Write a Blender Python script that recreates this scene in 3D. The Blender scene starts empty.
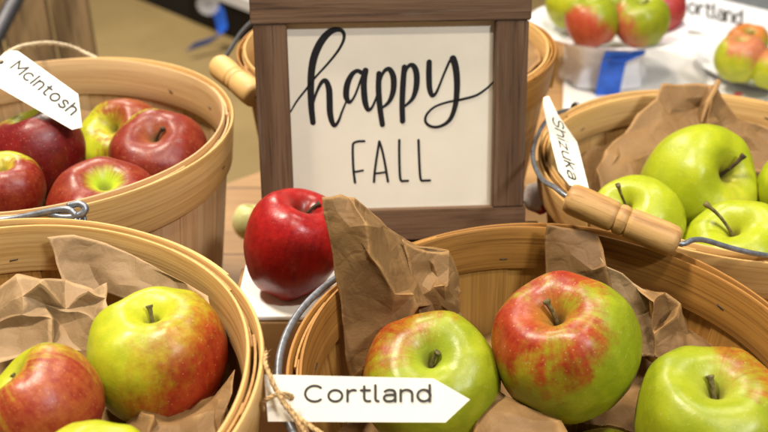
import bpy, bmesh, math, random
from mathutils import Vector, Matrix, noise as mnoise

random.seed(11)
SC = bpy.context.scene
COL = SC.collection
PI = math.pi
CAMZ = 1.25                      # eye height above the floor
F = 927.0                        # focal length in photo pixels (768 wide)
TH = math.radians(30)            # camera looks down by 30 degrees
CT, ST = math.cos(TH), math.sin(TH)
TABLE = 0.755                    # table top
CAM_R = Vector((1, 0, 0)); CAM_U = Vector((0, ST, CT)); CAM_F = Vector((0, CT, -ST))
EYE = Vector((0, 0, CAMZ))


def ray(px, py):
    return CAM_R * ((px - 384) / F) - CAM_U * ((py - 216) / F) + CAM_F


def at_d(px, py, d):             # point at depth d along the optical axis
    return EYE + ray(px, py) * d


def at_y(px, py, y):             # point at world distance y
    r = ray(px, py)
    return EYE + r * (y / r.y)


def at_z(px, py, z):             # point on a level plane
    r = ray(px, py)
    return EYE + r * ((z - CAMZ) / r.z)


# ------------------------------------------------------------------ objects
def link(o, parent=None):
    COL.objects.link(o)
    if parent is not None:
        o.parent = parent
    return o


def tag(o, label, cat, group=None):
    o['label'] = label
    o['category'] = cat
    if group:
        o['group'] = group
    return o


def thing(name, loc, label, cat, group=None):
    o = bpy.data.objects.new(name, None)
    o.location = loc
    o.empty_display_size = 0.02
    link(o)
    return tag(o, label, cat, group)


def mesh_obj(name, bm, mat, parent=None, origin=None, smooth=True, sharp=None):
    """bm is in world coordinates; origin becomes the object's own origin."""
    me = bpy.data.meshes.new(name)
    off = Vector(origin) if origin is not None else (Vector(parent_world(parent)) if parent else Vector((0, 0, 0)))
    bmesh.ops.translate(bm, verts=bm.verts, vec=-off)
    bm.normal_update()
    bm.to_mesh(me)
    bm.free()
    for p in me.polygons:
        p.use_smooth = smooth
    if sharp is not None:
        me.set_sharp_from_angle(angle=math.radians(sharp))
    if mat:
        me.materials.append(mat)
    o = bpy.data.objects.new(name, me)
    if parent is None:
        o.location = off
    else:
        o.location = off - Vector(parent_world(parent))
    return link(o, parent)


def parent_world(p):
    v = Vector((0, 0, 0))
    while p is not None:
        v = v + p.location
        p = p.parent
    return v


# ------------------------------------------------------------------ materials
class NT:
    def __init__(self, name):
        self.m = bpy.data.materials.new(name)
        self.m.use_nodes = True
        self.t = self.m.node_tree
        self.n = self.t.nodes
        self.b = self.n['Principled BSDF']

    def new(self, typ, **kw):
        nd = self.n.new(typ)
        for k, v in kw.items():
            if k in nd.inputs:
                nd.inputs[k].default_value = v
            else:
                setattr(nd, k, v)
        return nd

    def l(self, a, b):
        self.t.links.new(a, b)

    def math(self, op, a, b=None, c=None, clamp=False):
        nd = self.n.new('ShaderNodeMath')
        nd.operation = op
        nd.use_clamp = clamp
        for i, v in enumerate((a, b, c)):
            if v is None:
                continue
            if isinstance(v, (int, float)):
                nd.inputs[i].default_value = v
            else:
                self.l(v, nd.inputs[i])
        return nd.outputs[0]

    def vmath(self, op, a, b=None):
        nd = self.n.new('ShaderNodeVectorMath')
        nd.operation = op
        for i, v in enumerate((a, b)):
            if v is None:
                continue
            if isinstance(v, (tuple, list, Vector)):
                nd.inputs[i].default_value = tuple(v)
            else:
                self.l(v, nd.inputs[i])
        return nd.outputs['Value'] if op in ('DOT_PRODUCT', 'LENGTH') else nd.outputs[0]

    def mix(self, f, a, b):
        nd = self.n.new('ShaderNodeMix')
        nd.data_type = 'RGBA'
        for sock, v in ((nd.inputs[0], f), (nd.inputs[6], a), (nd.inputs[7], b)):
            if isinstance(v, (int, float)):
                sock.default_value = v
            elif isinstance(v, (tuple, list)):
                sock.default_value = (*v[:3], 1)
            else:
                self.l(v, sock)
        return nd.outputs[2]

    def ramp(self, f, lo, hi):
        nd = self.n.new('ShaderNodeMapRange')
        nd.interpolation_type = 'SMOOTHSTEP'
        self.l(f, nd.inputs[0])
        nd.inputs[1].default_value = lo
        nd.inputs[2].default_value = hi
        return nd.outputs[0]

    def noise(self, vec, scale, detail=4, rough=.55, dist=0.0):
        nd = self.n.new('ShaderNodeTexNoise')
        if vec is not None:
            self.l(vec, nd.inputs['Vector'])
        nd.inputs['Scale'].default_value = scale
        nd.inputs['Detail'].default_value = detail
        nd.inputs['Roughness'].default_value = rough
        nd.inputs['Distortion'].default_value = dist
        return nd.outputs[0]

    def bump(self, h, strength, dist=.001):
        nd = self.n.new('ShaderNodeBump')
        nd.inputs['Strength'].default_value = strength
        nd.inputs['Distance'].default_value = dist
        self.l(h, nd.inputs['Height'])
        self.l(nd.outputs[0], self.b.inputs['Normal'])

    def coord(self, kind='Object'):
        return self.n.new('ShaderNodeTexCoord').outputs[kind]

    def done(self, color=None, rough=.6, spec=.5, metal=0.0, coat=0.0):
        if color is not None:
            if isinstance(color, (tuple, list)):
                self.b.inputs['Base Color'].default_value = (*color[:3], 1)
            else:
                self.l(color, self.b.inputs['Base Color'])
        if isinstance(rough, (int, float)):
            self.b.inputs['Roughness'].default_value = rough
        else:
            self.l(rough, self.b.inputs['Roughness'])
        self.b.inputs['Specular IOR Level'].default_value = spec
        self.b.inputs['Metallic'].default_value = metal
        self.b.inputs['Coat Weight'].default_value = coat
        self.b.inputs['Coat Roughness'].default_value = .2
        return self.m


def veneer_mat(name, c1, c2, c3, kind='UV', lines=1.0, rough=.5, grain=(9, 620)):
    """Thin split-wood: grain runs along U."""
    g = NT(name)
    uv = g.coord(kind)
    v1 = g.vmath('MULTIPLY', uv, (grain[0], grain[1], grain[1]))
    n1 = g.noise(v1, 1.0, 5, .6, .25)
    v2 = g.vmath('MULTIPLY', uv, (4, 70, 70))
    n2 = g.noise(v2, 1.0, 4, .55, .6)
    v3 = g.vmath('MULTIPLY', uv, (7, 120, 120))
    n3 = g.noise(v3, 1.0, 4, .6)
    c = g.mix(g.ramp(n2, .3, .72), c1, c2)
    c = g.mix(g.math('MULTIPLY', g.ramp(n1, .44, .70), .80 * lines), c, c3)
    c = g.mix(g.math('MULTIPLY', g.ramp(n3, .50, .72), .55), c, c3)
    n4 = g.noise(g.vmath('MULTIPLY', uv, (9, 11, 11)), 1.0, 4, .6)
    c = g.mix(g.math('MULTIPLY', g.ramp(n4, .48, .75), .30), c, c3)
    # small knots and flecks
    vo = g.new('ShaderNodeTexVoronoi', **{'Scale': 1.0})
    g.l(g.vmath('MULTIPLY', uv, (26, 48, 48)), vo.inputs['Vector'])
    kn = g.ramp(vo.outputs['Distance'], .13, .03)
    vk = g.math('GREATER_THAN', g.noise(g.vmath('MULTIPLY', uv, (11, 17, 17)), 1.0, 1), .60)
    c = g.mix(g.math('MULTIPLY', g.math('MULTIPLY', kn, vk), .75), c, tuple(x * .25 for x in c3))
    g.bump(g.math('ADD', n1, g.math('MULTIPLY', n2, .4)), .35, .0006)
    return g.done(c, g.math('ADD', g.math('MULTIPLY', n1, .2), rough - .1), .4)


def plain_mat(name, c, rough=.5, spec=.5, metal=0.0, var=.06, scale=40, bump=0.0, coat=0.0):
    g = NT(name)
    n = g.noise(g.coord(), scale, 5, .6)
    c2 = tuple(max(0, x * (1 - var * 2)) for x in c)
    c1 = tuple(min(1, x * (1 + var)) for x in c)
    col = g.mix(g.ramp(n, .3, .7), c2, c1)
    if bump:
        g.bump(n, bump, .001)
    return g.done(col, rough, spec, metal, coat)


def paper_mat(name, c1, c2):
    g = NT(name)
    co = g.coord()
    n = g.noise(co, 22, 5, .6)
    fib = g.noise(g.vmath('MULTIPLY', co, (900, 900, 160)), 1.0, 3, .6)
    fine = g.noise(co, 700, 3, .6)
    c = g.mix(g.ramp(n, .3, .7), c1, c2)
    c = g.mix(g.math('MULTIPLY', g.ramp(fib, .5, .8), .25), c, tuple(x * .68 for x in c1))
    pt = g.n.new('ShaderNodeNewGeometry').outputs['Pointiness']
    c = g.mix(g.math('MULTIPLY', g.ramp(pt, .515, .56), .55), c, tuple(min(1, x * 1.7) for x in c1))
    wr = g.noise(co, 120, 4, .6, .4)
    vo = g.new('ShaderNodeTexVoronoi', **{'Scale': 75.0})
    vo.feature = 'DISTANCE_TO_EDGE'
    nz = g.n.new('ShaderNodeTexNoise'); nz.inputs['Scale'].default_value = 30; g.l(co, nz.inputs['Vector'])
    g.l(g.vmath('ADD', co, g.vmath('MULTIPLY', nz.outputs['Color'], (.03, .03, .03))), vo.inputs['Vector'])
    cre = g.math('MINIMUM', vo.outputs['Distance'], .16)
    g.bump(g.math('ADD', g.math('MULTIPLY', cre, 2.4), g.math('ADD', g.math('MULTIPLY', fine, .25), wr)), .38, .0014)
    m = g.done(c, .62, .35)
    # thin kraft paper lets a little light through
    tr = g.new('ShaderNodeBsdfTranslucent')
    g.l(c, tr.inputs['Color'])
    mx = g.new('ShaderNodeMixShader', **{'Fac': .16})
    out = g.n['Material Output']
    g.l(g.b.outputs[0], mx.inputs[1]); g.l(tr.outputs[0], mx.inputs[2])
    g.l(mx.outputs[0], out.inputs['Surface'])
    return m


def apple_mat(name, base, base2, blush, blush2, bdir, amount, streak=.5, patch=.5, soft=.22,
              R=.035, seed=0.0, cavity=(.30, .33, .05), cav=.7, rough=.28, dots=.5):
    """Skin: ground colour + blush on the sun side, streaked along the meridians, pale lenticels."""
    g = NT(name)
    co = g.coord()
    p = g.vmath('MULTIPLY', co, (1 / R,) * 3)
    n = g.vmath('NORMALIZE', p)
    sep = g.new('ShaderNodeSeparateXYZ'); g.l(p, sep.inputs[0])
    hx = g.new('ShaderNodeCombineXYZ'); g.l(sep.outputs[0], hx.inputs[0]); g.l(sep.outputs[1], hx.inputs[1])
    hn = g.vmath('NORMALIZE', hx.outputs[0])
    cz = g.new('ShaderNodeCombineXYZ'); g.l(g.math('MULTIPLY', sep.outputs[2], .055), cz.inputs[2])
    sv = g.vmath('ADD', g.vmath('ADD', hn, cz.outputs[0]), (seed, seed * .7, 0))
    S = g.noise(sv, 9.0, 6, .68)
    S2 = g.noise(sv, 30.0, 4, .6)
    P = g.noise(g.vmath('ADD', p, (seed * 3, 1.7, seed)), 1.5, 4, .55)
    Q = g.noise(g.vmath('ADD', p, (seed, 5.1, seed * 2)), 3.2, 5, .6)
    dp = g.vmath('DOT_PRODUCT', n, Vector(bdir).normalized())
    m = g.math('ADD', dp, amount)
    m = g.math('ADD', m, g.math('MULTIPLY', g.math('SUBTRACT', P, .5), patch * 3.0))
    m = g.math('ADD', m, g.math('MULTIPLY', g.math('SUBTRACT', S, .5), streak * 3.0))
    m = g.math('ADD', m, g.math('MULTIPLY', g.math('SUBTRACT', S2, .5), streak * 1.2))
    m = g.math('ADD', m, g.math('MULTIPLY', g.math('SUBTRACT', g.noise(g.vmath('ADD', p, (1.3, seed, 4.4)), 7.0, 6, .7), .5), .9))
    mask = g.ramp(m, -soft, soft * 1.6)
    ground = g.mix(g.ramp(Q, .35, .68), base, base2)
    T = g.noise(g.vmath('ADD', p, (seed * 2, 3, seed)), 9.0, 5, .65)
    red = g.mix(g.ramp(g.math('ADD', g.math('MULTIPLY', S, .25), g.math('ADD', g.math('MULTIPLY', Q, .4), g.math('MULTIPLY', T, .35))), .4, .62), blush2, blush)
    c = g.mix(mask, ground, red)
    rho = g.vmath('LENGTH', hx.outputs[0])
    top = g.math('MULTIPLY', g.ramp(g.math('ADD', rho, g.math('MULTIPLY', g.math('SUBTRACT', S, .5), .22)), .42, .12),
                 g.math('GREATER_THAN', sep.outputs[2], 0.0))
    c = g.mix(g.math('MULTIPLY', top, cav), c, cavity)
    rus = g.math('MULTIPLY', g.ramp(rho, .17, .05), g.math('GREATER_THAN', sep.outputs[2], 0.0))
    c = g.mix(g.math('MULTIPLY', rus, .6), c, (.17, .12, .04))
    vo = g.new('ShaderNodeTexVoronoi', **{'Scale': 13.0, 'Randomness': 1.0})
    g.l(n, vo.inputs['Vector'])
    dt = g.math('MULTIPLY', g.ramp(vo.outputs['Distance'], .19, .08), dots * .6)
    c = g.mix(dt, c, (.55, .45, .20))
    fz = g.noise(p, 9, 4, .6)
    rg = g.math('ADD', g.math('MULTIPLY', fz, .18), rough + .01)
    fz2 = g.noise(p, 38, 3, .6)
    g.bump(g.math('ADD', g.math('ADD', g.math('MULTIPLY', fz, .8), Q), g.math('MULTIPLY', fz2, .12)), .20, .0012)
    mat = g.done(c, rg, .40, 0, .0)
    g.b.inputs['Subsurface Weight'].default_value = .12
    g.b.inputs['Subsurface Radius'].default_value = (.006, .003, .001)
    return mat


M = {}
M['hoop_gold'] = veneer_mat('hoop_wood', (.40, .195, .042), (.32, .145, .028), (.16, .060, .010), lines=1.05)
M['hoop_pale'] = veneer_mat('pale_hoop_wood', (.69, .45, .18), (.59, .36, .12), (.38, .19, .05), lines=.8)
M['stave_gold'] = veneer_mat('stave_wood', (.44, .235, .055), (.36, .175, .036), (.22, .094, .018), lines=.7)
M['stave_pale'] = veneer_mat('pale_stave_wood', (.64, .40, .15), (.54, .315, .105), (.35, .17, .045), lines=.5)
M['stave_pink'] = veneer_mat('rosy_stave_wood', (.66, .45, .235), (.56, .345, .155), (.38, .19, .065), lines=.55)
M['grip'] = veneer_mat('turned_wood', (.52, .32, .125), (.42, .235, .075), (.23, .105, .028), kind='Object', lines=1.0, grain=(30, 260))
M['steel'] = plain_mat('galvanised_wire', (.27, .29, .33), .42, .5, .75, .15, 300)
M['iron'] = plain_mat('dark_wire', (.10, .10, .11), .45, .5, .7, .1, 300)
M['staple'] = plain_mat('staple_steel', (.05, .04, .035), .5, .5, .4)
M['kraft'] = paper_mat('kraft_paper', (.275, .158, .060), (.205, .112, .040))
M['kraft_light'] = paper_mat('light_kraft_paper', (.34, .225, .115), (.26, .160, .075))
M['kraft_shaded'] = paper_mat('shaded_kraft_paper', (0.189, 0.1023, 0.0372), (0.147, 0.0759, 0.0258))  # same kraft, with the shade behind the apple put into its colour
M['card'] = plain_mat('tag_card', (.88, .84, .72), .7, .3, 0, .02, 60)
M['card_white'] = plain_mat('white_card', (.88, .87, .81), .7, .3, 0, .02, 60)
M['ink'] = plain_mat('grey_ink', (.055, .050, .045), .7, .2)
M['ink_soft'] = plain_mat('soft_ink', (.16, .145, .125), .7, .2)
M['paint_black'] = plain_mat('black_paint', (.010, .010, .012), .55, .35)
M['twine'] = plain_mat('jute_twine', (.50, .33, .15), .85, .2, 0, .25, 500, .3)
M['twine_pale'] = plain_mat('pale_twine', (.66, .55, .38), .85, .2, 0, .2, 500, .3)
M['stem'] = plain_mat('apple_stem', (.16, .13, .045), .7, .3, 0, .35, 250, .3)
M['stem_dark'] = plain_mat('dark_apple_stem', (.060, .038, .018), .7, .3, 0, .3, 250, .3)
M['white_plastic'] = plain_mat('white_plastic', (.80, .81, .85), .35, .5, 0, .02, 10)
M['white_cloth'] = plain_mat('white_cloth', (.72, .71, .68), .8, .2, 0, .03, 30)
M['ribbon'] = plain_mat('blue_ribbon', (.020, .13, .68), .42, .5, 0, .12, 60)
M['black'] = plain_mat('black_skirt', (.020, .017, .015), .8, .2)
M['grey_felt'] = plain_mat('grey_felt', (.42, .46, .49), .9, .2, 0, .12, 90)
M['red'] = plain_mat('red_plastic', (.50, .02, .03), .4, .5)


def frame_wood():
    g = NT('stained_frame_wood')
    uv = g.coord('UV')
    n1 = g.noise(g.vmath('MULTIPLY', uv, (14, 420, 0)), 1.0, 5, .62, .3)
    n2 = g.noise(g.vmath('MULTIPLY', uv, (6, 70, 0)), 1.0, 4, .6, .7)
    c = g.mix(g.ramp(n2, .32, .7), (.098, .052, .026), (.165, .095, .052))
    c = g.mix(g.math('MULTIPLY', g.ramp(n1, .48, .72), .80), c, (.036, .020, .012))
    n3 = g.noise(g.vmath('MULTIPLY', uv, (11, 160, 0)), 1.0, 4, .6, .5)
    c = g.mix(g.math('MULTIPLY', g.ramp(n3, .55, .75), .45), c, (.19, .145, .105))
    g.bump(n1, .5, .0008)
    return g.done(c, .62, .3)


def table_wood():
    g = NT('table_planks')
    co = g.coord()
    sp = g.new('ShaderNodeSeparateXYZ'); g.l(co, sp.inputs[0])
    pl = g.math('FLOOR', g.math('DIVIDE', sp.outputs[1], .14))
    cb = g.new('ShaderNodeCombineXYZ'); g.l(g.math('MULTIPLY', pl, 3.71), cb.inputs[0])
    v = g.vmath('ADD', co, cb.outputs[0])
    n1 = g.noise(g.vmath('MULTIPLY', v, (7, 180, 10)), 1.0, 5, .6, .4)
    n2 = g.noise(g.vmath('MULTIPLY', v, (2.5, 16, 3)), 1.0, 4, .6, .5)
    c = g.mix(g.ramp(n2, .3, .7), (.40, .235, .095), (.30, .165, .062))
    c = g.mix(g.math('MULTIPLY', g.ramp(n1, .5, .75), .5), c, (.17, .085, .03))
    fr = g.math('FRACT', g.math('DIVIDE', sp.outputs[1], .14))
    gap = g.math('LESS_THAN', fr, .018)
    c = g.mix(gap, c, (.05, .028, .012))
    g.bump(n1, .4, .001)
    return g.done(c, .5, .4)


def floor_mat():
    g = NT('tan_floor')
    co = g.coord()
    n = g.noise(co, 1.6, 6, .6, .3)
    n2 = g.noise(co, 14, 4, .6)
    c = g.mix(g.ramp(n, .3, .7), (.37, .27, .115), (.30, .215, .090))
    c = g.mix(g.math('MULTIPLY', g.ramp(n2, .5, .8), .25), c, (.20, .14, .06))
    return g.done(c, .6, .4)


def board_mat():
    g = NT('weathered_boards')
    co = g.coord()
    n1 = g.noise(g.vmath('MULTIPLY', co, (60, 60, 5)), 1.0, 5, .6, .5)
    n2 = g.noise(g.vmath('MULTIPLY', co, (15, 15, 2)), 1.0, 4, .6, .6)
    c = g.mix(g.ramp(n2, .3, .7), (.27, .175, .085), (.36, .24, .115))
    c = g.mix(g.math('MULTIPLY', g.ramp(n1, .48, .74), .8), c, (.055, .033, .018))
    g.bump(n1, .6, .003)
    return g.done(c, .75, .25)


M['frame'] = frame_wood(); M['table'] = table_wood(); M['floor'] = floor_mat(); M['boards'] = board_mat()
M['panel'] = plain_mat('cream_panel', (.83, .78, .645), .55, .3, 0, .025, 14, .05)


# ------------------------------------------------------------------ mesh helpers
def bm_box(bm, lo, hi, rot=None, piv=None):
    vs = []
    for z in (lo[2], hi[2]):
        for (x, y) in ((lo[0], lo[1]), (hi[0], lo[1]), (hi[0], hi[1]), (lo[0], hi[1])):
            vs.append(bm.verts.new((x, y, z)))
    fs = [(3, 2, 1, 0), (4, 5, 6, 7), (0, 1, 5, 4), (1, 2, 6, 5), (2, 3, 7, 6), (3, 0, 4, 7)]
    for f in fs:
        bm.faces.new([vs[i] for i in f])
    if rot is not None:
        bmesh.ops.transform(bm, matrix=Matrix.Translation(piv) @ rot @ Matrix.Translation(-Vector(piv)), verts=vs)
    return vs


def rounded_box(lo, hi, r=.002, seg=2):
    bm = bmesh.new()
    bm_box(bm, lo, hi)
    bmesh.ops.bevel(bm, geom=list(bm.edges), offset=r, segments=seg, affect='EDGES', profile=.5)
    return bm


def catmull(pts, n=8, closed=False):
    pts = [Vector(p) for p in pts]
    out = []
    L = len(pts)
    for i in range(L if closed else L - 1):
        p0 = pts[(i - 1) % L] if (closed or i > 0) else pts[i] * 2 - pts[i + 1]
        p1, p2 = pts[i], pts[(i + 1) % L]
        p3 = pts[(i + 2) % L] if (closed or i + 2 < L) else p2 * 2 - p1
        for k in range(n):
            t = k / n
            out.append(.5 * ((2 * p1) + (p2 - p0) * t + (2 * p0 - 5 * p1 + 4 * p2 - p3) * t * t + (3 * p1 - p0 - 3 * p2 + p3) * t ** 3))
    if not closed:
        out.append(pts[-1])
    return out


def bm_tube(bm, pts, rad, seg=10, caps=True):
    """Tube along a polyline; rad is a number or a list."""
    pts = [Vector(p) for p in pts]
    n = len(pts)
    rads = rad if isinstance(rad, (list, tuple)) else [rad] * n
    t0 = (pts[1] - pts[0]).normalized()
    ref = Vector((0, 0, 1)) if abs(t0.z) < .9 else Vector((1, 0, 0))
    a = t0.cross(ref).normalized()
    rings = []
    for i, p in enumerate(pts):
        t = (pts[min(i + 1, n - 1)] - pts[max(i - 1, 0)]).normalized()
        a = (a - t * a.dot(t)).normalized()
        b = t.cross(a)
        rings.append([bm.verts.new(p + (a * math.cos(2 * PI * k / seg) + b * math.sin(2 * PI * k / seg)) * rads[i]) for k in range(seg)])
    for i in range(n - 1):
        for k in range(seg):
            bm.faces.new((rings[i][k], rings[i][(k + 1) % seg], rings[i + 1][(k + 1) % seg], rings[i + 1][k]))
    if caps:
        bm.faces.new(rings[0][::-1]); bm.faces.new(rings[-1])
    return bm


def bm_twine(bm, pts, r, n=10, turns=260):
    """Two-ply twine: strands wound round each other, with a few loose fibres."""
    line = catmull(pts, n)
    L = [0]
    for i in range(1, len(line)):
        L.append(L[-1] + (line[i] - line[i - 1]).length)
    # resample
    step = r * .55
    m = max(8, int(L[-1] / step))
    res = []
    j = 0
    for k in range(m + 1):
        s = L[-1] * k / m
        while j < len(L) - 2 and L[j + 1] < s:
            j += 1
        tt = (s - L[j]) / max(1e-9, L[j + 1] - L[j])
        res.append(line[j].lerp(line[j + 1], tt))
    t0 = (res[1] - res[0]).normalized()
    ref = Vector((0, 0, 1)) if abs(t0.z) < .9 else Vector((1, 0, 0))
    a = t0.cross(ref).normalized()
    fr = []
    for i, p in enumerate(res):
        t = (res[min(i + 1, m)] - res[max(i - 1, 0)]).normalized()
        a = (a - t * a.dot(t)).normalized()
        fr.append((p, a.copy(), t.cross(a)))
    for ply in range(3):
        path = []
        for i, (p, a_, b_) in enumerate(fr):
            ang = i * step * turns / r * .0032 + ply * 2 * PI / 3
            path.append(p + (a_ * math.cos(ang) + b_ * math.sin(ang)) * r * .5)
        bm_tube(bm, path, [r * (.58 + .1 * random.random()) for _ in path], 6)
    for i in range(2, m - 2, 2):
        p, a_, b_ = fr[i]
        ang = random.random() * 2 * PI
        d = a_ * math.cos(ang) + b_ * math.sin(ang)
        t = (fr[i + 1][0] - p).normalized() * random.choice((-1, 1))
        q = [p + d * r * .8, p + d * r * 1.3 + t * r * 1.2, p + d * r * (1.5 + random.random()) + t * r * 2.4]
        bm_tube(bm, q, [r * .07, r * .06, r * .03], 4)
    return bm


# ------------------------------------------------------------------ baskets
def ring_band(cx, cy, prof, thick, a0=0.0, a1=2 * PI, seg=128, wob=None, uoff=0.0):
    """Bent strip. prof(t) -> (radius, z) outer face, bottom (t=0) to top (t=1)."""
    bm = bmesh.new()
    uvl = bm.loops.layers.uv.new('UVMap')
    closed = abs(a1 - a0 - 2 * PI) < 1e-6
    N = seg
    rows = [0, .04, .35, .65, .96, 1.0]
    ins = [.25, 0, 0, 0, 0, .25]
    grid = []
    for i in range(N + 1):
        a = a0 + (a1 - a0) * i / N
        w = wob(a) if wob else 0.0
        out, inn = [], []
        for t, q in zip(rows, ins):
            r, z = prof(t, a)
            r += w
            out.append(((r - thick * q), z)); inn.append((r - thick + thick * q, z))
        loop = out + inn[::-1]
        grid.append((a, loop))
    V = []
    for i in range(N if closed else N + 1):
        a, loop = grid[i]
        V.append([bm.verts.new((cx + r * math.cos(a), cy + r * math.sin(a), z)) for r, z in loop])
    K = len(grid[0][1])
    R0 = grid[0][1][0][0]
    for i in range(N):
        i2 = (i + 1) % N if closed else i + 1
        for k in range(K):
            k2 = (k + 1) % K
            f = bm.faces.new((V[i][k], V[i2][k], V[i2][k2], V[i][k2]))
            us = [(grid[i][0], k), (grid[i + 1][0], k), (grid[i + 1][0], k2), (grid[i][0], k2)]
            for lp, (a, kk) in zip(f.loops, us):
                zz = grid[0][1][kk][1] + (.0 if kk < 6 else .3)
                lp[uvl].uv = (a * R0 + uoff, zz)
    if not closed:
        bm.faces.new(V[0]); bm.faces.new(V[-1][::-1])
    bmesh.ops.recalc_face_normals(bm, faces=bm.faces)
    return bm


def basket(c, zrim, label, hoop, inner, stave, seed, band=.034, lap=0.0, stave_n=17):
    rnd = random.Random(seed)
    cx, cy = c
    R = .140
    zb = TABLE + .001
    H = zrim - zb
    Rb = .108
    root = thing('basket', (cx, cy, zb), label, 'basket', 'round bentwood apple baskets')
    k2, k3, p2, p3 = rnd.uniform(.0006, .0014), rnd.uniform(.0004, .0009), rnd.random() * 6, rnd.random() * 6
    wob = lambda a: k2 * math.cos(2 * a + p2) + k3 * math.cos(3 * a + p3)
    rad = lambda z: Rb + (R - .0035 - Rb) * ((z - zb) / H) ** .85
    # staves: thin upright slats, every other one lapped outside
    bm = bmesh.new()
    uvl = bm.loops.layers.uv.new('UVMap')
    for s in range(stave_n):
        a0 = 2 * PI * (s - .58) / stave_n + rnd.uniform(-.01, .01); a1 = 2 * PI * (s + .58) / stave_n
        off = (0, -.0013)[s % 2] - (.0007 if s == stave_n - 1 else 0)
        top = zrim - .0015 + rnd.uniform(-.002, .001)
        NA, NZ = 8, 7
        front, back = [], []
        for j in range(NZ + 1):
            z = zb + .004 + (top - zb - .004) * j / NZ
            rf, rb = [], []
            for i in range(NA + 1):
                a = a0 + (a1 - a0) * i / NA
                r = rad(z) + off + wob(a)
                rf.append((bm.verts.new((cx + r * math.cos(a), cy + r * math.sin(a), z)), a))
                r -= .0012
                rb.append((bm.verts.new((cx + r * math.cos(a), cy + r * math.sin(a), z)), a))
            front.append(rf); back.append(rb)
        def quad(q, flip):
            f = bm.faces.new([v for v, a in (q[::-1] if flip else q)])
            for lp in f.loops:
                v = lp.vert.co
                a = math.atan2(v.y - cy, v.x - cx)
                lp[uvl].uv = (v.z + s * 3.3 + seed, (a - a0) * R + s * .71)
        for j in range(NZ):
            for i in range(NA):
                quad([front[j][i], front[j][i + 1], front[j + 1][i + 1], front[j + 1][i]], False)
                quad([back[j][i], back[j][i + 1], back[j + 1][i + 1], back[j + 1][i]], True)
            for i in (0, NA):
                quad([front[j][i], front[j + 1][i], back[j + 1][i], back[j][i]], i == 0)
        for i in range(NA):
            quad([front[NZ][i], front[NZ][i + 1], back[NZ][i + 1], back[NZ][i]], False)
    bmesh.ops.recalc_face_normals(bm, faces=bm.faces)
    mesh_obj('wall', bm, stave, root, sharp=40)
    # floor of the basket
    bm = bmesh.new()
    cv = [bm.verts.new((cx + (Rb - .003) * math.cos(2 * PI * i / 48), cy + (Rb - .003) * math.sin(2 * PI * i / 48), zb + .006)) for i in range(48)]
    bm.faces.new(cv)
    r = bmesh.ops.extrude_face_region(bm, geom=list(bm.faces))
    bmesh.ops.translate(bm, verts=[v for v in r['geom'] if isinstance(v, bmesh.types.BMVert)], vec=(0, 0, -.006))
    bmesh.ops.recalc_face_normals(bm, faces=bm.faces)
    mesh_obj('bottom', bm, stave, root, sharp=40)
    # outer and inner hoops (bent strips whose ends lap over each other)
    tilt, tp = rnd.uniform(.0004, .0012), rnd.random() * 6
    def prof_out(t, a):
        z = zrim - band + band * t + tilt * math.cos(a + tp) - .0012 * math.sin(3 * a + tp)
        return rad(min(z, zrim)) + .0032 + .0006, z
    oh = mesh_obj('outer_hoop', ring_band(cx, cy, prof_out, .0026, wob=wob, uoff=seed * 1.7), hoop, root, sharp=40)
    def prof_lap(t, a):
        z = zrim - band + .0015 + (band - .004) * t + tilt * math.cos(a + tp)
        return rad(z) + .0060, z
    mesh_obj('hoop_lap', ring_band(cx, cy, prof_lap, .0022, lap - .32, lap + .32, 30, wob=wob, uoff=seed * 2.3), hoop, oh, sharp=40)
    bi = band * .86
    def prof_in(t, a):
        z = zrim - bi + .001 + bi * t + .0010 * math.cos(a * 2 + tp) + .0006 * math.sin(5 * a)
        return rad(min(z, zrim)) - .0029, z
    mesh_obj('inner_hoop', ring_band(cx, cy, prof_in, .0024, wob=wob, uoff=seed * 3.1), inner, root, sharp=40)
    # staples through the hoops
    for s in range(9):
        a = 2 * PI * (s + rnd.uniform(.2, .8)) / 9
        for side in (1, -1):
            z = zrim - band * rnd.uniform(.35, .65)
            r = rad(z) + wob(a) + (.0041 if side > 0 else -.0056)
            p = Vector((cx + r * math.cos(a), cy + r * math.sin(a), z))
            t = Vector((-math.sin(a), math.cos(a), rnd.uniform(-.5, .5))).normalized()
            o = Vector((math.cos(a), math.sin(a), 0)) * side
            b2 = bmesh.new()
            bm_tube(b2, [p - t * .0025 - o * .001, p - t * .0022 + o * .0001, p + t * .0022 + o * .0001, p + t * .0025 - o * .001], .00036, 6)
            mesh_obj('staple', b2, M['staple'], oh, smooth=True)
    return root


def bail(root, path, r, mat, name='wire_handle'):
    bm = bmesh.new()
    bm_tube(bm, catmull(path, 10), r, 12)
    return mesh_obj(name, bm, mat, root)


def ear(root, p, out, mat, parent=None):
    """Small wire loop through the hoop that the bail hooks into."""
    out = Vector(out).normalized(); up = Vector((0, 0, 1)); side = out.cross(up)
    pts = [p - out * .004 + up * .003, p + out * .004 + up * .005, p + out * .007, p + out * .003 - up * .006, p - out * .003 - up * .008]
    bm = bmesh.new()
    bm_tube(bm, catmull(pts, 6), .0012, 8)
    c = p + out * .0045
    ring = [c + (out * math.cos(a) + up * math.sin(a)) * .0052 + side * .0015 * math.sin(a * .5) for a in [2 * PI * k / 14 for k in range(14)]]
    bm_tube(bm, ring + [ring[0]], .0013, 8)
    return mesh_obj('wire_ear', bm, mat, root)


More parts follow.
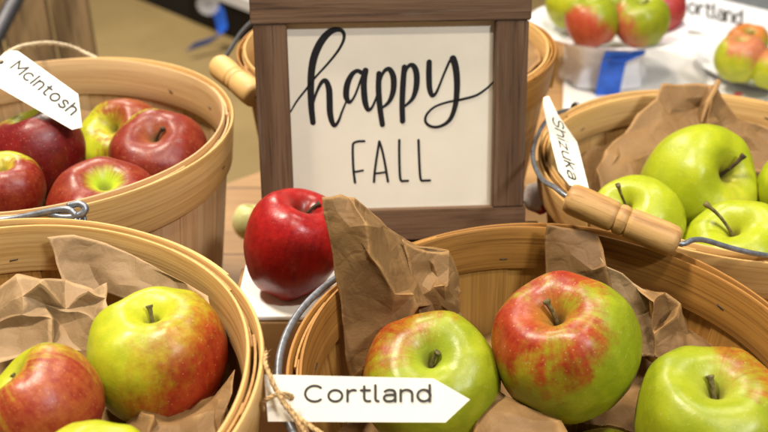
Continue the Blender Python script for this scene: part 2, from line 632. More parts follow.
def grip(parent, a, b, r, mat):
    """Turned wooden handle with a groove pair in the middle and rounded ends."""
    a, b = Vector(a), Vector(b)
    prof = [(0, .30), (.006, .62), (.022, .86), (.06, .97), (.14, 1.0), (.30, .97), (.40, .95), (.435, .93), (.45, .80), (.465, .92), (.50, .96), (.535, .92),
            (.55, .80), (.565, .93), (.60, .95), (.70, .97), (.86, 1.0), (.94, .97), (.978, .86), (.994, .62), (1, .30)]
    bm = bmesh.new()
    bm_tube(bm, [a.lerp(b, t) for t, _ in prof], [r * q for _, q in prof], 28)
    # a rim of its own frame so the grain runs along the grip
    x = (b - a).normalized(); y = x.cross(Vector((0, 0, 1))).normalized(); z = x.cross(y)
    rot = Matrix((x, y, z)).transposed().to_4x4()
    mid = (a + b) / 2
    bmesh.ops.transform(bm, matrix=rot.inverted() @ Matrix.Translation(-mid), verts=bm.verts)
    me = bpy.data.meshes.new('grip'); bm.to_mesh(me); bm.free()
    for p in me.polygons:
        p.use_smooth = True
    me.materials.append(mat)
    me.set_sharp_from_angle(angle=math.radians(50))
    o = bpy.data.objects.new('grip', me)
    o.location = mid - parent_world(parent)
    o.rotation_euler = rot.to_euler()
    return link(o, parent)


Z = lambda z: CAMZ + z
B = {'FC': ((.0896, .3802), Z(-.3055)), 'FL': ((-.1984, .3378), Z(-.278)), 'RL': ((-.2511, .6264), Z(-.283)),
     'RR': ((.2575, .6288), Z(-.316)), 'RC': ((.0104, .7829), Z(-.277))}
bFC = basket(*B['FC'], 'golden wood basket at the front right, with grey wire along its left rim', M['hoop_gold'], M['hoop_gold'], M['stave_gold'], 1, .034, lap=2.0)
bFL = basket(*B['FL'], 'wood basket at the front left holding a big yellow and red apple', M['hoop_pale'], M['hoop_pale'], M['stave_gold'], 2, .034, lap=.95)
bRL = basket(*B['RL'], 'pale wood basket of dark red apples at the back left', M['hoop_pale'], M['stave_pink'], M['stave_pink'], 3, .036, lap=4.0)
bRR = basket(*B['RR'], 'pale wood basket of yellow-green apples with a turned wooden grip', M['hoop_pale'], M['hoop_pale'], M['stave_pale'], 4, .030, lap=3.4)
bRC = basket(*B['RC'], 'wood basket standing right behind the framed sign', M['hoop_gold'], M['hoop_pale'], M['stave_gold'], 5, .032, lap=.1)


def rim_point(key, ang, dr=.006, dz=0.0):
    (cx, cy), z = B[key]
    return Vector((cx + (.140 + dr) * math.cos(ang), cy + (.140 + dr) * math.sin(ang), z + dz))


def bail_arc(key, hinge, side, tilt, n=22, dr=.007, rise=0.0):
    """Half-circle wire hinged at both ends of a diameter, lying against the rim."""
    out = []
    (cx, cy), z = B[key]
    for k in range(n + 1):
        a = PI * k / n
        ang = hinge + side * a
        s = math.sin(a)
        out.append(Vector((cx + (.140 + dr) * math.cos(ang), cy + (.140 + dr) * math.sin(ang), z - .006 + s * tilt)))
    return out


h = math.radians(137)
bail(bFC, bail_arc('FC', h, 1, .010, dr=.0040), .0021, M['steel'])
ear(bFC, rim_point('FC', h, .002, -.008), (math.cos(h), math.sin(h), 0), M['steel'])
h = math.radians(84)
bail(bFL, [rim_point('FL', h, .002, .002), rim_point('FL', h + .06, .004, .0045)] + bail_arc('FL', h, 1, .010, dr=.008)[2:], .0021, M['steel'])
bm = bmesh.new()
p = rim_point('FL', h, .004, .001)
bm_tube(bm, catmull([p + Vector((-.020, .003, .000)), p + Vector((-.008, -.002, -.0005)), p + Vector((.002, -.001, .001)), p + Vector((.005, .001, .004)), p + Vector((.001, .003, .006)), p + Vector((-.006, .003, .0045))], 8), .0021, 10)
mesh_obj('wire_hook', bm, M['steel'], bFL)
ear(bFL, rim_point('FL', h, .002, -.004), (math.cos(h), math.sin(h), 0), M['steel'])
# right-hand back basket: wire bends round the left rim into the wooden grip
g1, g2 = at_y(566, 196.5, .508), at_y(679, 244, .478)
ax = (g2 - g1).normalized()
hRR = bail(bRR, [at_y(581, 108, .740), at_y(563, 111, .735), at_y(548, 119, .715), at_y(537, 137, .665), at_y(533, 158, .605), at_y(541, 178, .560), at_y(554, 187, .525),
                 g1 + ax * .004, g1.lerp(g2, .5), g2 - ax * .004, at_y(684, 243.5, .478), at_y(693, 240, .482), at_y(706, 240.5, .487), at_y(735, 249, .490), at_y(768, 255.5, .495),
                 at_y(830, 262, .515), Vector((.385, .565, Z(-.305))), Vector((.404, .625, Z(-.318)))], .0017, M['steel'])
grip(hRR, g1, g2, .0102, M['grip'])
ear(bRR, at_y(580, 111, .741), (-.6, .8, 0), M['steel'])
# basket behind the sign: dark wire and pale grip on its left
g1, g2 = at_y(218, 65, .735), at_y(257, 97, .684)
hRC = bail(bRC, [at_y(268, 12, .880), at_y(254, 20, .868), at_y(241, 33, .835), at_y(230, 50, .785), at_y(222, 62, .748), g1.lerp(g2, .05), g1.lerp(g2, .5), g2, at_y(266, 103, .668), at_y(290, 112, .651), at_y(340, 120, .646)], .0019, M['iron'])
grip(hRC, g1, g2, .0108, M['hoop_pale'])


# ------------------------------------------------------------------ apples
PROFILE = [(0, .40), (.035, .42), (.075, .50), (.13, .60), (.21, .69), (.31, .755), (.43, .785), (.58, .755), (.76, .63), (.915, .39), (.995, .08), (.985, -.23), (.875, -.53),
           (.70, -.75), (.53, -.855), (.38, -.87), (.24, -.80), (.11, -.71), (0, -.69)]


def apple_mesh(R, seed, tall=1.0, taper=0.0, lobes=.012, lump=1.0):
    rnd = random.Random(seed)
    prof = catmull([(a, 0, b) for a, b in PROFILE], 4)
    bm = bmesh.new()
    N = 72
    ph, ph2 = rnd.random() * 6, rnd.random() * 6
    lop = rnd.uniform(.02, .05)
    rings = []
    for q in prof:
        rho, zz = max(q.x, 0), q.z
        if rho < 1e-4:
            rings.append([bm.verts.new((0, 0, zz * R * tall))])
            continue
        ring = []
        for k in range(N):
            a = 2 * PI * k / N
            w = (.35 + .65 * abs(zz)) if zz > 0 else (.35 + 1.5 * zz * zz)
            s = 1 + lobes * w * math.cos(5 * a + ph) + .016 * math.cos(2 * a + ph2) + .008 * math.cos(3 * a + ph)
            s *= 1 + taper * zz
            q3 = Vector((math.cos(a) * rho, math.sin(a) * rho, zz))
            nz = mnoise.noise(q3 * 1.4 + Vector((seed * 3.1, 0, 0)))
            ny = mnoise.noise(q3 * 3.3 + Vector((0, seed * 2.1, 0)))
            s *= 1 + .022 * nz
            z2 = zz + (.075 * nz + .035 * ny) * lump * min(1, rho * 1.6) + lop * math.cos(a + ph2) * rho + (.03 * math.cos(5 * a + ph) * min(rho * 2, 1) * (1 if abs(zz) > .5 else 0.3) if zz < 0 else .012 * math.cos(5 * a + ph) * rho)
            ring.append(bm.verts.new((rho * s * R * math.cos(a), rho * s * R * math.sin(a), z2 * R * tall)))
        rings.append(ring)
    for i in range(len(rings) - 1):
        A, C = rings[i], rings[i + 1]
        if len(A) == 1:
            for k in range(N):
                bm.faces.new((A[0], C[k], C[(k + 1) % N]))
        elif len(C) == 1:
            for k in range(N):
                bm.faces.new((A[k], C[0], A[(k + 1) % N]))
        else:
            for k in range(N):
                bm.faces.new((A[k], C[k], C[(k + 1) % N], A[(k + 1) % N]))
    bmesh.ops.recalc_face_normals(bm, faces=bm.faces)
    return bm


APPLES = []      # (centre, radius, basket key) for the paper that is pressed under them
SEED = [0]


def apple(px, py, Rpx, d, stem_px, label, skin, key=None, group=None, stem=.55, lean=(.2, .1), tall=1.0, taper=.05, stem_mat='stem', lobes=.012, lump=1.0):
    SEED[0] += 1
    sd = SEED[0]
    R = Rpx * d / F
    c = at_d(px, py, d)
    r = ray(px, py).normalized()
    right = CAM_R - r * CAM_R.dot(r); right.normalize()
    up = right.cross(r).normalized()
    if up.z < 0:
        up = -up
    toward = -r
    lx = (stem_px[0] - px) / (Rpx * .72); ly = -(stem_px[1] - py) / (Rpx * .72)
    l2 = lx * lx + ly * ly
    if l2 > .96:
        s = (.96 / l2) ** .5
        lx *= s; ly *= s; l2 = .96
    axis = (right * lx + up * ly + toward * math.sqrt(1 - l2)).normalized()
    q = Vector((0, 0, 1)).rotation_difference(axis)
    rot = q.to_matrix()
    inv = rot.inverted()
    bd = skin.pop('bdir')
    bdir = inv @ (right * bd[0] + up * bd[1] + toward * bd[2])
    mat = apple_mat('apple_skin', R=R, seed=sd * 1.37, bdir=bdir, **skin)
    bm = apple_mesh(R, sd, tall, taper, lobes, lump)
    me = bpy.data.meshes.new('apple'); bm.to_mesh(me); bm.free()
    for p_ in me.polygons:
        p_.use_smooth = True
    me.materials.append(mat)
    o = bpy.data.objects.new('apple', me)
    o.location = c
    o.rotation_euler = rot.to_euler()
    link(o)
    tag(o, label, 'apple', group)
    if stem:
        ls = inv @ (right * lean[0] + up * lean[1])
        b0 = Vector((0, 0, .38 * R * tall))
        pts = [b0, b0 + Vector((ls.x * .15, ls.y * .15, .35 * stem)) * R, b0 + Vector((ls.x * .5, ls.y * .5, .72 * stem)) * R, b0 + Vector((ls.x, ls.y, 1.0 * stem)) * R]
        line = catmull(pts, 5)
        n = len(line)
        sb = bmesh.new()
        bm_tube(sb, line, [R * (.040 - .012 * math.sin(PI * min(i / n * 1.1, 1)) + (.014 if i > n - 3 else 0)) for i in range(n)], 10)
        sm = bpy.data.meshes.new('stem'); sb.to_mesh(sm); sb.free()
        for p_ in sm.polygons:
            p_.use_smooth = True
        sm.materials.append(M[stem_mat])
        so = bpy.data.objects.new('stem', sm)
        link(so, o)
    APPLES.append((c, R, tall, key))
    return o


GR = dict(base=(.265, .305, .010), base2=(.20, .25, .007))
YEL = dict(base=(.40, .405, .014), base2=(.31, .355, .010))
RED = dict(blush=(.235, .016, .006), blush2=(.33, .050, .009))
DARK = dict(blush=(.12, .003, .005), blush2=(.18, .008, .007))


def sk(ground, red, **k):
    d = dict(ground); d.update(red); d.update(k)
    return d


gFC, gFL, gRL, gRR = ('apples in the front right basket', 'apples in the front left basket', 'apples in the back left basket', 'apples in the back right basket')
# front right basket
apple(431, 382, 69, .516, (431, 357), 'green apple with red shoulders right behind the white tag reading Cortland',
      sk(GR, RED, bdir=(-.65, .70, -.25), amount=-.52, streak=.16, patch=.30, soft=.32, cavity=(.30, .38, .03)), 'FC', gFC, .30, (.1, .1), stem_mat='stem')
apple(566, 347, 73, .508, (556, 315), 'large green apple washed with orange red, in the middle of the front right basket',
      sk(GR, RED, bdir=(-.55, .45, .55), amount=-.40, streak=.16, patch=.70, soft=.28, cavity=(.34, .30, .03), cav=.35), 'FC', gFC, .46, (-.10, .16), tall=1.04)
apple(714, 424, 79, .475, (718, 387), 'mostly plain green apple nearest the bottom right corner',
      sk(GR, RED, bdir=(.75, .6, -.2), amount=-.66, streak=.20, patch=.5, soft=.3, cavity=(.33, .36, .04)), 'FC', gFC, .34, (-.05, .2))
apple(607, 487, 58, .520, (612, 470), 'green apple whose top just shows low between the two larger front apples',
      sk(YEL, RED, bdir=(0, 0, -1), amount=-.9, streak=.2, patch=.3), 'FC', gFC, .3)
# front left basket
apple(158, 355, 69, .480, (150, 314), 'big yellow and red apple standing alone in the front left basket',
      sk(YEL, RED, blush=(.235, .011, .005), blush2=(.33, .042, .008), bdir=(.84, -.50, .16), amount=-.08, streak=.08, patch=.34, soft=.40, cavity=(.50, .52, .03), cav=.5), 'FL', gFL, .40, (-.05, .2))
apple(44, 404, 58, .440, (9, 374), 'red striped apple at the left edge of the front left basket',
      sk(YEL, RED, blush=(.235, .022, .011), blush2=(.33, .075, .018), bdir=(.35, -.2, .75), amount=.0, streak=.34, patch=.42, soft=.35, cavity=(.42, .42, .05)), 'FL', gFL, .36, (-.2, .2))
apple(95, 480, 61, .400, (96, 452), 'yellow green apple just peeking up at the bottom edge of the front left basket',
      sk(YEL, RED, bdir=(0, 0, -1), amount=-.9, streak=.2, patch=.3), 'FL', gFL, .3)
# back left basket
apple(38, 150, 46, .690, (26, 118), 'dark crimson apple under the tag reading McIntosh',
      sk(YEL, DARK, bdir=(.0, -.3, .9), amount=.32, streak=.3, patch=.3, cavity=(.50, .55, .04), cav=.95), 'RL', gRL, 0)
apple(8, 187, 37, .640, (3, 166), 'red and yellow apple in front at the left end of the back left basket',
      sk(YEL, dict(blush=(.17, .007, .006), blush2=(.23, .030, .009)), bdir=(.3, -.5, .6), amount=.22, streak=.4, patch=.4, cavity=(.50, .45, .04)), 'RL', gRL, 0)
apple(125, 143, 45, .775, (112, 126), 'apple with a green cheek at the back of the back left basket',
      sk(YEL, dict(blush=(.20, .022, .010), blush2=(.26, .060, .014)), bdir=(.75, .3, .2), amount=.30, streak=.25, patch=.6, cavity=(.50, .50, .04), cav=.3), 'RL', gRL, 0)
apple(160, 156, 50, .710, (153, 131), 'red apple with its dimpled top turned up, rightmost in the back left basket',
      sk(YEL, dict(blush=(.145, .008, .006), blush2=(.21, .026, .010)), bdir=(.2, -.2, .8), amount=.55, streak=.3, patch=.3, cavity=(.30, .10, .04)), 'RL', gRL, .35, stem_mat='stem_dark', tall=.86)
apple(106, 213, 56, .640, (105, 182), 'red apple with a bright green hollow, nearest the front rim of the back left basket',
      sk(YEL, dict(blush=(.165, .010, .006), blush2=(.235, .035, .009)), bdir=(.1, -.2, .7), amount=.75, streak=.25, patch=.35, cavity=(.42, .54, .03), cav=1.0), 'RL', gRL, 0)
# back right basket
PALE = dict(base=(.34, .385, .009), base2=(.285, .34, .008))
NOB = dict(blush=(.55, .50, .06), blush2=(.50, .48, .04))
apple(699, 184, 58, .700, (727, 173), 'largest yellow green apple, in front of brown paper in the back right basket',
      sk(PALE, NOB, bdir=(.3, -.6, .2), amount=-.8, streak=.2, patch=.4, soft=.5, cavity=(.30, .26, .03), cav=.55, dots=.7), 'RR', gRR, .55, (.24, .30), lobes=.010, stem_mat='stem_dark')
apple(636, 224, 48, .660, (625, 204), 'smaller yellow green apple with an upright stem behind the wooden grip',
      sk(PALE, NOB, bdir=(.3, -.6, .2), amount=-.8, streak=.2, patch=.4, soft=.5, cavity=(.42, .44, .03), cav=.4, dots=.7), 'RR', gRR, .85, (.02, .12), lobes=.014)
apple(738, 257, 57, .640, (733, 228), 'yellow green apple with a long bent stem behind the bright wire',
      sk(PALE, NOB, bdir=(.3, -.6, .2), amount=-.8, streak=.2, patch=.4, soft=.5, cavity=(.42, .44, .03), cav=.4, dots=.7), 'RR', gRR, .80, (-.40, .25), lobes=.014)
apple(797, 190, 40, .680, (800, 165), 'yellow green apple cut off by the right edge of the picture',
      sk(PALE, NOB, bdir=(.3, -.6, .2), amount=-.8, streak=.2, patch=.4, soft=.5, dots=.7), 'RR', gRR, 0)
# the big red one on the white plate
apple(294, 243, 49.5, .618, (303, 213), 'tall glossy dark red apple beside the framed sign',
      sk(dict(base=(.30, .02, .02), base2=(.26, .012, .016)), dict(blush=(.22, .004, .006), blush2=(.34, .010, .008)), bdir=(0, -.3, .6), amount=.8, streak=.12, patch=.3,
         cavity=(.12, .02, .01), cav=.6, rough=.22, dots=.14), None, None, .50, (.34, .22), tall=1.20, taper=.13, lobes=.006, lump=.3, stem_mat='stem_dark')
# half hidden apple behind it
apple(251, 221, 19, .895, (253, 203), 'small pale green apple half hidden behind the red apple',
      sk(dict(base=(.75, .74, .34), base2=(.68, .68, .28)), NOB, bdir=(.3, -.6, .2), amount=-.8, streak=.2, patch=.3), None, None, 0)
apple(268, 60, 22, .86, (268, 48), 'russet apple in the basket behind the sign, left of the sign',
      sk(YEL, RED, bdir=(-.3, -.2, .6), amount=.2, streak=.4, patch=.4), 'RC', None, .3)


# ------------------------------------------------------------------ paper
def crumple_fn(seed, scale, ridge=7):
    """Piecewise-planar creases: folded along random lines, like squeezed paper."""
    rnd = random.Random(seed)
    fs = []
    for _ in range(ridge):
        d = Vector((rnd.gauss(0, 1), rnd.gauss(0, 1), rnd.gauss(0, 1))).normalized()
        fs.append((d, rnd.uniform(.6, 1.9) * scale, rnd.random() * 10, rnd.uniform(.4, 1.0)))
    tot = sum(f[3] for f in fs)
    def fn(p):
        w = Vector((mnoise.noise(p * scale * .5), mnoise.noise(p * scale * .5 + Vector((7, 3, 1))), mnoise.noise(p * scale * .5 + Vector((2, 9, 4))))) * (.35 / scale)
        s = 0
        for d, k, o, a in fs:
            t = ((p + w).dot(d)) * k + o
            s += a * (abs((t % 2.0) - 1.0) - .5)
        return s / tot * 2
    return fn


def sheet(name, verts, faces, amp, scale, seed, mat, label, cuts=1, group='brown paper liners', cat='paper', fine=4):
    """Folded sheet: control points -> irregular flat facets -> fine mesh with softened creases."""
    rnd = random.Random(seed)
    bm = bmesh.new()
    vs = [bm.verts.new(v) for v in verts]
    for f in faces:
        bm.faces.new([vs[i] for i in f])
    bmesh.ops.delete(bm, geom=[v for v in bm.verts if not v.link_faces], context='VERTS')
    bmesh.ops.recalc_face_normals(bm, faces=bm.faces)
    bmesh.ops.subdivide_edges(bm, edges=list(bm.edges), cuts=cuts, use_grid_fill=True)
    bm.normal_update()
    moves = {}
    for v in bm.verts:
        el = sum(e.calc_length() for e in v.link_edges) / len(v.link_edges)
        bd = v.is_boundary
        t = Vector((rnd.gauss(0, 1), rnd.gauss(0, 1), rnd.gauss(0, 1)))
        t -= v.normal * t.dot(v.normal)
        moves[v] = v.normal * max(-1.6, min(1.6, rnd.gauss(0, 1))) * amp * .42 + t * el * (.06 if bd else .20)
    for v, d in moves.items():
        v.co += d
    bmesh.ops.triangulate(bm, faces=list(bm.faces), quad_method='SHORT_EDGE')
    bmesh.ops.subdivide_edges(bm, edges=list(bm.edges), cuts=fine, use_grid_fill=True)
    for _ in range(1):
        bmesh.ops.smooth_vert(bm, verts=[v for v in bm.verts if not v.is_boundary], factor=.3, use_axis_x=True, use_axis_y=True, use_axis_z=True)
    fn2 = crumple_fn(seed + 50, scale * 3.2)
    bm.normal_update()
    nrm = {v: v.normal.copy() for v in bm.verts}
    for v in bm.verts:
        p = v.co.copy()
        v.co += nrm[v] * fn2(p) * amp * .12
        v.co += Vector((mnoise.noise(p * 70), mnoise.noise(p * 70 + Vector((5, 5, 5))), mnoise.noise(p * 70 + Vector((9, 1, 5))))) * amp * .25
    c = sum((v.co for v in bm.verts), Vector()) / len(bm.verts)
    o = mesh_obj(name, bm, mat, None, origin=c, smooth=True, sharp=20)
    md = o.modifiers.new('thickness', 'SOLIDIFY')
    md.thickness = .00022
    md.use_even_offset = False
    return tag(o, label, cat, group)


def grid_faces(r, c):
    return [(i * c + j, i * c + j + 1, (i + 1) * c + j + 1, (i + 1) * c + j) for i in range(r - 1) for j in range(c - 1)]


# crumpled beds that line each basket, pressed down under the apples
def bed(key, base, amp, seed, mat, label, scale=24, lift=.020):
    (cx, cy), zr = B[key]
    z0 = zr - base
    bm = bmesh.new()
    fn = crumple_fn(seed, scale, 8); fn2 = crumple_fn(seed + 9, scale * 2.4, 6)
    NR, NA = 90, 260
    zb = TABLE + .001
    H = zr - zb
    def wallr(z):
        return .108 + (.140 - .0035 - .108) * max(0, min(1, (z - zb) / H)) ** .85 - .0075
    def height(x, y, t):
        p = Vector((x, y, seed * .3))
        z = z0 + fn(p) * amp + fn2(p) * amp * .4
        z += lift * max(0, t - .80) / .2
        for c, R, tall, k in APPLES:
            if k != key:
                continue
            dd = math.hypot(x - c.x, y - c.y)
            if dd < R * 1.02:
                low = c.z - R * .92 * math.sqrt(max(0, 1 - (dd / (R * 1.05)) ** 2)) - .001
                low += max(0, dd / R - .8) * .03
                z = min(z, low)
        return max(z, zb + .010)
    prev = None
    for i in range(NR + 1):
        t = i / NR
        row = []
        for k in range(NA if i else 1):
            a = 2 * PI * k / NA
            r = wallr(z0 - .015) * t
            x, y = cx + r * math.cos(a), cy + r * math.sin(a)
            row.append(bm.verts.new((x, y, height(x, y, t))))
        if prev:
            for k in range(NA):
                if len(prev) == 1:
                    bm.faces.new((prev[0], row[k], row[(k + 1) % NA]))
                else:
                    bm.faces.new((prev[k], row[k], row[(k + 1) % NA], prev[(k + 1) % NA]))
        prev = row
    o = mesh_obj('paper_bed', bm, mat, None, origin=(cx, cy, z0), smooth=True, sharp=14)
    tag(o, label, 'paper', 'brown paper liners')


bed('FC', .070, .016, 3, M['kraft'], 'crumpled brown paper lying under the green and red apples of the front right basket', lift=0)
bed('FL', .055, .014, 4, M['kraft'], 'crumpled brown paper lying under the apples of the front left basket', lift=0)
bed('RL', .058, .010, 5, M['kraft'], 'brown paper lying under the red apples of the back left basket')
bed('RR', .055, .012, 6, M['kraft'], 'crumpled brown paper lying under the yellow green apples')
bed('RC', .055, .016, 7, M['kraft'], 'brown paper filling the basket behind the sign')

Y = at_y
# tall folded flap at the back left of the front right basket
V = [Y(321, 197, .447), Y(340, 195, .450), Y(355, 198, .452), Y(328, 232, .441), Y(350, 232, .438), Y(366, 225, .436),
     Y(335, 275, .436), Y(355, 268, .434), Y(374, 255, .430), Y(343, 330, .428), Y(368, 318, .428), Y(396, 285, .428), Y(350, 385, .415), Y(385, 360, .42), Y(420, 308, .428)]
Fc = grid_faces(5, 3)
V2 = [Y(355, 198, .452), Y(366, 225, .436), Y(374, 255, .430), Y(396, 285, .428), Y(420, 308, .428),
      Y(372, 212, .462), Y(388, 230, .460), Y(400, 252, .456), Y(416, 278, .452), Y(432, 306, .446),
      Y(388, 227, .466), Y(403, 242, .466), Y(428, 252, .468), Y(442, 278, .462), Y(446, 306, .455),
      Y(395, 234, .468), Y(420, 246, .472), Y(449, 250, .476), Y(460, 275, .474), Y(458, 300, .466)]
idx = len(V)
faces = [tuple(f) for f in Fc] + [tuple(i + idx for i in f) for f in grid_faces(4, 5)]
# weld the fold line: map the second panel's first column onto the first panel's right column
VV = V + V2
remap = {idx: 2, idx + 1: 5, idx + 2: 8, idx + 3: 11, idx + 4: 14}
faces = [tuple(remap.get(i, i) for i in f) for f in faces]
sheet('paper_flap', VV, faces, .0009, 30, 21, M['kraft'], 'tall folded brown paper flap standing up beside the red apple')
# creased fold leaning on the right of that flap
V = [Y(402, 242, .458), Y(428, 251, .462), Y(449, 251, .466), Y(461, 276, .464),
     Y(410, 268, .452), Y(432, 272, .458), Y(448, 285, .450), Y(459, 292, .458),
     Y(418, 300, .446), Y(428, 292, .446), Y(442, 290, .442), Y(459, 302, .452),
     Y(420, 318, .440), Y(436, 314, .444), Y(450, 312, .446), Y(462, 320, .446)]
sheet('paper_fold', V, grid_faces(4, 4), .0022, 42, 22, M['kraft'], 'short creased brown paper fold right of the tall flap')
# strip against the back hoop and its light folded edge
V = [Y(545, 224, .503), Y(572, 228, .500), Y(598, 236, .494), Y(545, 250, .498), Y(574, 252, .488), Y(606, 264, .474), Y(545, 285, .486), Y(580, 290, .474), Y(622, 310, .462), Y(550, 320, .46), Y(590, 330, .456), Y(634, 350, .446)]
sheet('paper_strip', V, grid_faces(4, 3), .0010, 24, 23, M['kraft_shaded'], 'strip of brown paper, shade painted into its colour, hanging over the back hoop behind the large apple')
V = [Y(599, 258, .478), Y(622, 275, .468), Y(648, 292, .462), Y(612, 290, .468), Y(632, 303, .462), Y(652, 318, .456), Y(632, 330, .454), Y(645, 335, .452), Y(660, 345, .448), Y(642, 356, .444), Y(650, 356, .444), Y(664, 360, .440)]
sheet('paper_wedge', V, grid_faces(4, 3), .0018, 34, 24, M['kraft_light'], 'pale wedge of folded paper right of the large apple')
V = [Y(640, 290, .462), Y(664, 294, .466), Y(680, 304, .462), Y(690, 326, .462), Y(706, 329, .462),
     Y(646, 306, .450), Y(662, 318, .462), Y(674, 318, .446), Y(688, 340, .450), Y(712, 340, .452),
     Y(652, 330, .446), Y(660, 340, .440), Y(674, 330, .448), Y(690, 350, .440), Y(722, 356, .440),
     Y(655, 358, .432), Y(668, 362, .432), Y(684, 362, .430), Y(704, 368, .430), Y(730, 372, .432)]
sheet('paper_crumple', V, grid_faces(4, 5), .0065, 46, 25, M['kraft'], 'small crumpled paper peaks behind the plain green apple', cuts=0, fine=7)
V = [Y(486, 380, .395), Y(506, 396, .385), Y(530, 404, .378), Y(478, 410, .378), Y(505, 412, .368), Y(560, 420, .362), Y(470, 445, .36), Y(505, 445, .35), Y(575, 446, .345)]
sheet('paper_crease', V, grid_faces(3, 3), .0020, 30, 26, M['kraft'], 'smooth brown paper crease in front between the green and the large apple')

# front left basket
V = [Y(47, 237, .460), Y(74, 235, .461), Y(130, 255, .452), Y(172, 272, .434), Y(207, 297, .408),
     Y(56, 262, .450), Y(88, 262, .452), Y(132, 278, .440), Y(172, 290, .426), Y(213, 312, .400),
     Y(66, 292, .436), Y(104, 292, .440), Y(146, 302, .424), Y(180, 312, .414), Y(220, 335, .388)]
sheet('paper_liner', V, grid_faces(3, 5), .0016, 26, 31, M['kraft_light'], 'pale smooth paper sheet against the back wall of the front left basket')
V = [Y(-20, 312, .425), Y(22, 277, .425), Y(40, 274, .425), Y(66, 275, .425), Y(88, 282, .42), Y(108, 284, .415),
     Y(-20, 322, .408), Y(24, 298, .402), Y(44, 302, .398), Y(66, 296, .408), Y(92, 292, .404), Y(110, 300, .402),
     Y(-20, 330, .400), Y(20, 314, .394), Y(46, 309, .404), Y(70, 312, .390), Y(92, 304, .40), Y(112, 312, .392),
     Y(-20, 342, .388), Y(24, 318, .398), Y(50, 326, .388), Y(72, 316, .398), Y(90, 326, .384), Y(110, 330, .384),
     Y(-20, 372, .370), Y(25, 352, .376), Y(50, 345, .378), Y(74, 345, .376), Y(92, 350, .374), Y(108, 356, .372)]
sheet('paper_wad', V, grid_faces(5, 6), .0085, 36, 32, M['kraft_light'], 'crumpled wad of brown paper above the red striped apple', cuts=0, fine=7)
V = [Y(124, 423, .348), Y(145, 403, .350), Y(166, 415, .352), Y(190, 408, .352), Y(214, 396, .356), Y(237, 368, .362),
     Y(120, 434, .340), Y(146, 420, .336), Y(170, 424, .340), Y(196, 418, .338), Y(220, 402, .346), Y(230, 392, .350),
     Y(118, 452, .330), Y(150, 450, .326), Y(172, 452, .326), Y(196, 450, .324), Y(218, 440, .328), Y(222, 432, .334)]
sheet('paper_point', V, grid_faces(3, 6), .0018, 34, 33, M['kraft'], 'pointed brown paper folds in front of the big yellow and red apple')

# back right basket
V = [Y(596, 172, .655), Y(606, 150, .675), Y(624, 131, .700), Y(655, 99, .728), Y(663, 82, .738), Y(700, 85, .738), Y(716, 83, .735), Y(727, 108, .728), Y(743, 120, .724), Y(772, 130, .710),
     Y(600, 185, .640), Y(616, 168, .655), Y(640, 140, .688), Y(664, 120, .708), Y(674, 108, .722), Y(694, 110, .728), Y(709, 105, .712), Y(724, 122, .716), Y(744, 130, .714), Y(775, 142, .700),
     Y(606, 205, .620), Y(626, 190, .630), Y(648, 165, .660), Y(668, 140, .690), Y(690, 130, .708), Y(702, 128, .710), Y(706, 130, .698), Y(722, 140, .700), Y(746, 146, .702), Y(778, 155, .690),
     Y(615, 230, .600), Y(640, 220, .61), Y(660, 200, .63), Y(672, 180, .67), Y(690, 165, .69), Y(705, 165, .69), Y(715, 165, .69), Y(730, 170, .685), Y(750, 172, .68), Y(780, 175, .670)]
sheet('paper_liner', V, grid_faces(4, 10), .0036, 26, 41, M['kraft'], 'brown paper sheet rising above the back rim behind the largest yellow green apple')
tw = bmesh.new()
bm_tube(tw, [Y(718, 80.5, .735), Y(714, 90, .728), Y(708, 103, .716), Y(702, 122, .706)], [.0020, .0027, .0022, .0010], 7)
for v in tw.verts:
    v.co += Vector((mnoise.noise(v.co * 160), mnoise.noise(v.co * 160 + Vector((3, 3, 3))), 0)) * .002
tag(mesh_obj('paper_twist', tw, M['kraft'], None, origin=Y(710, 100, .72), sharp=20), 'twisted corner of brown paper at the back of the yellow green apples', 'paper', 'brown paper liners')

# basket behind the sign
V = [Y(500, 88, .735), Y(522, 76, .745), Y(540, 62, .765), Y(500, 78, .765), Y(518, 60, .79), Y(536, 45, .81), Y(500, 60, .80), Y(512, 45, .82), Y(530, 34, .84)]
sheet('paper_fold', V, grid_faces(3, 3), .0025, 30, 52, M['kraft'], 'folded brown paper inside the basket behind the sign')


# ------------------------------------------------------------------ lettering helpers
def plane_hit(px, py, O, n):
    r = ray(px, py)
    return EYE + r * ((O - EYE).dot(n) / r.dot(n))


def slab(poly, n, thick, hole=None):
    """Flat card from a polygon of points, with real thickness."""
    bm = bmesh.new()
    vs = [bm.verts.new(p) for p in poly]
    f = bm.faces.new(vs)
    r = bmesh.ops.extrude_face_region(bm, geom=[f])
    bmesh.ops.translate(bm, verts=[v for v in r['geom'] if isinstance(v, bmesh.types.BMVert)], vec=-n * thick)
    bmesh.ops.recalc_face_normals(bm, faces=bm.faces)
    return bm


def arc(cx, cy, rx, ry, a0, a1, n=10):
    return [(cx + rx * math.cos(math.radians(a0 + (a1 - a0) * k / n)), cy + ry * math.sin(math.radians(a0 + (a1 - a0) * k / n))) for k in range(n + 1)]


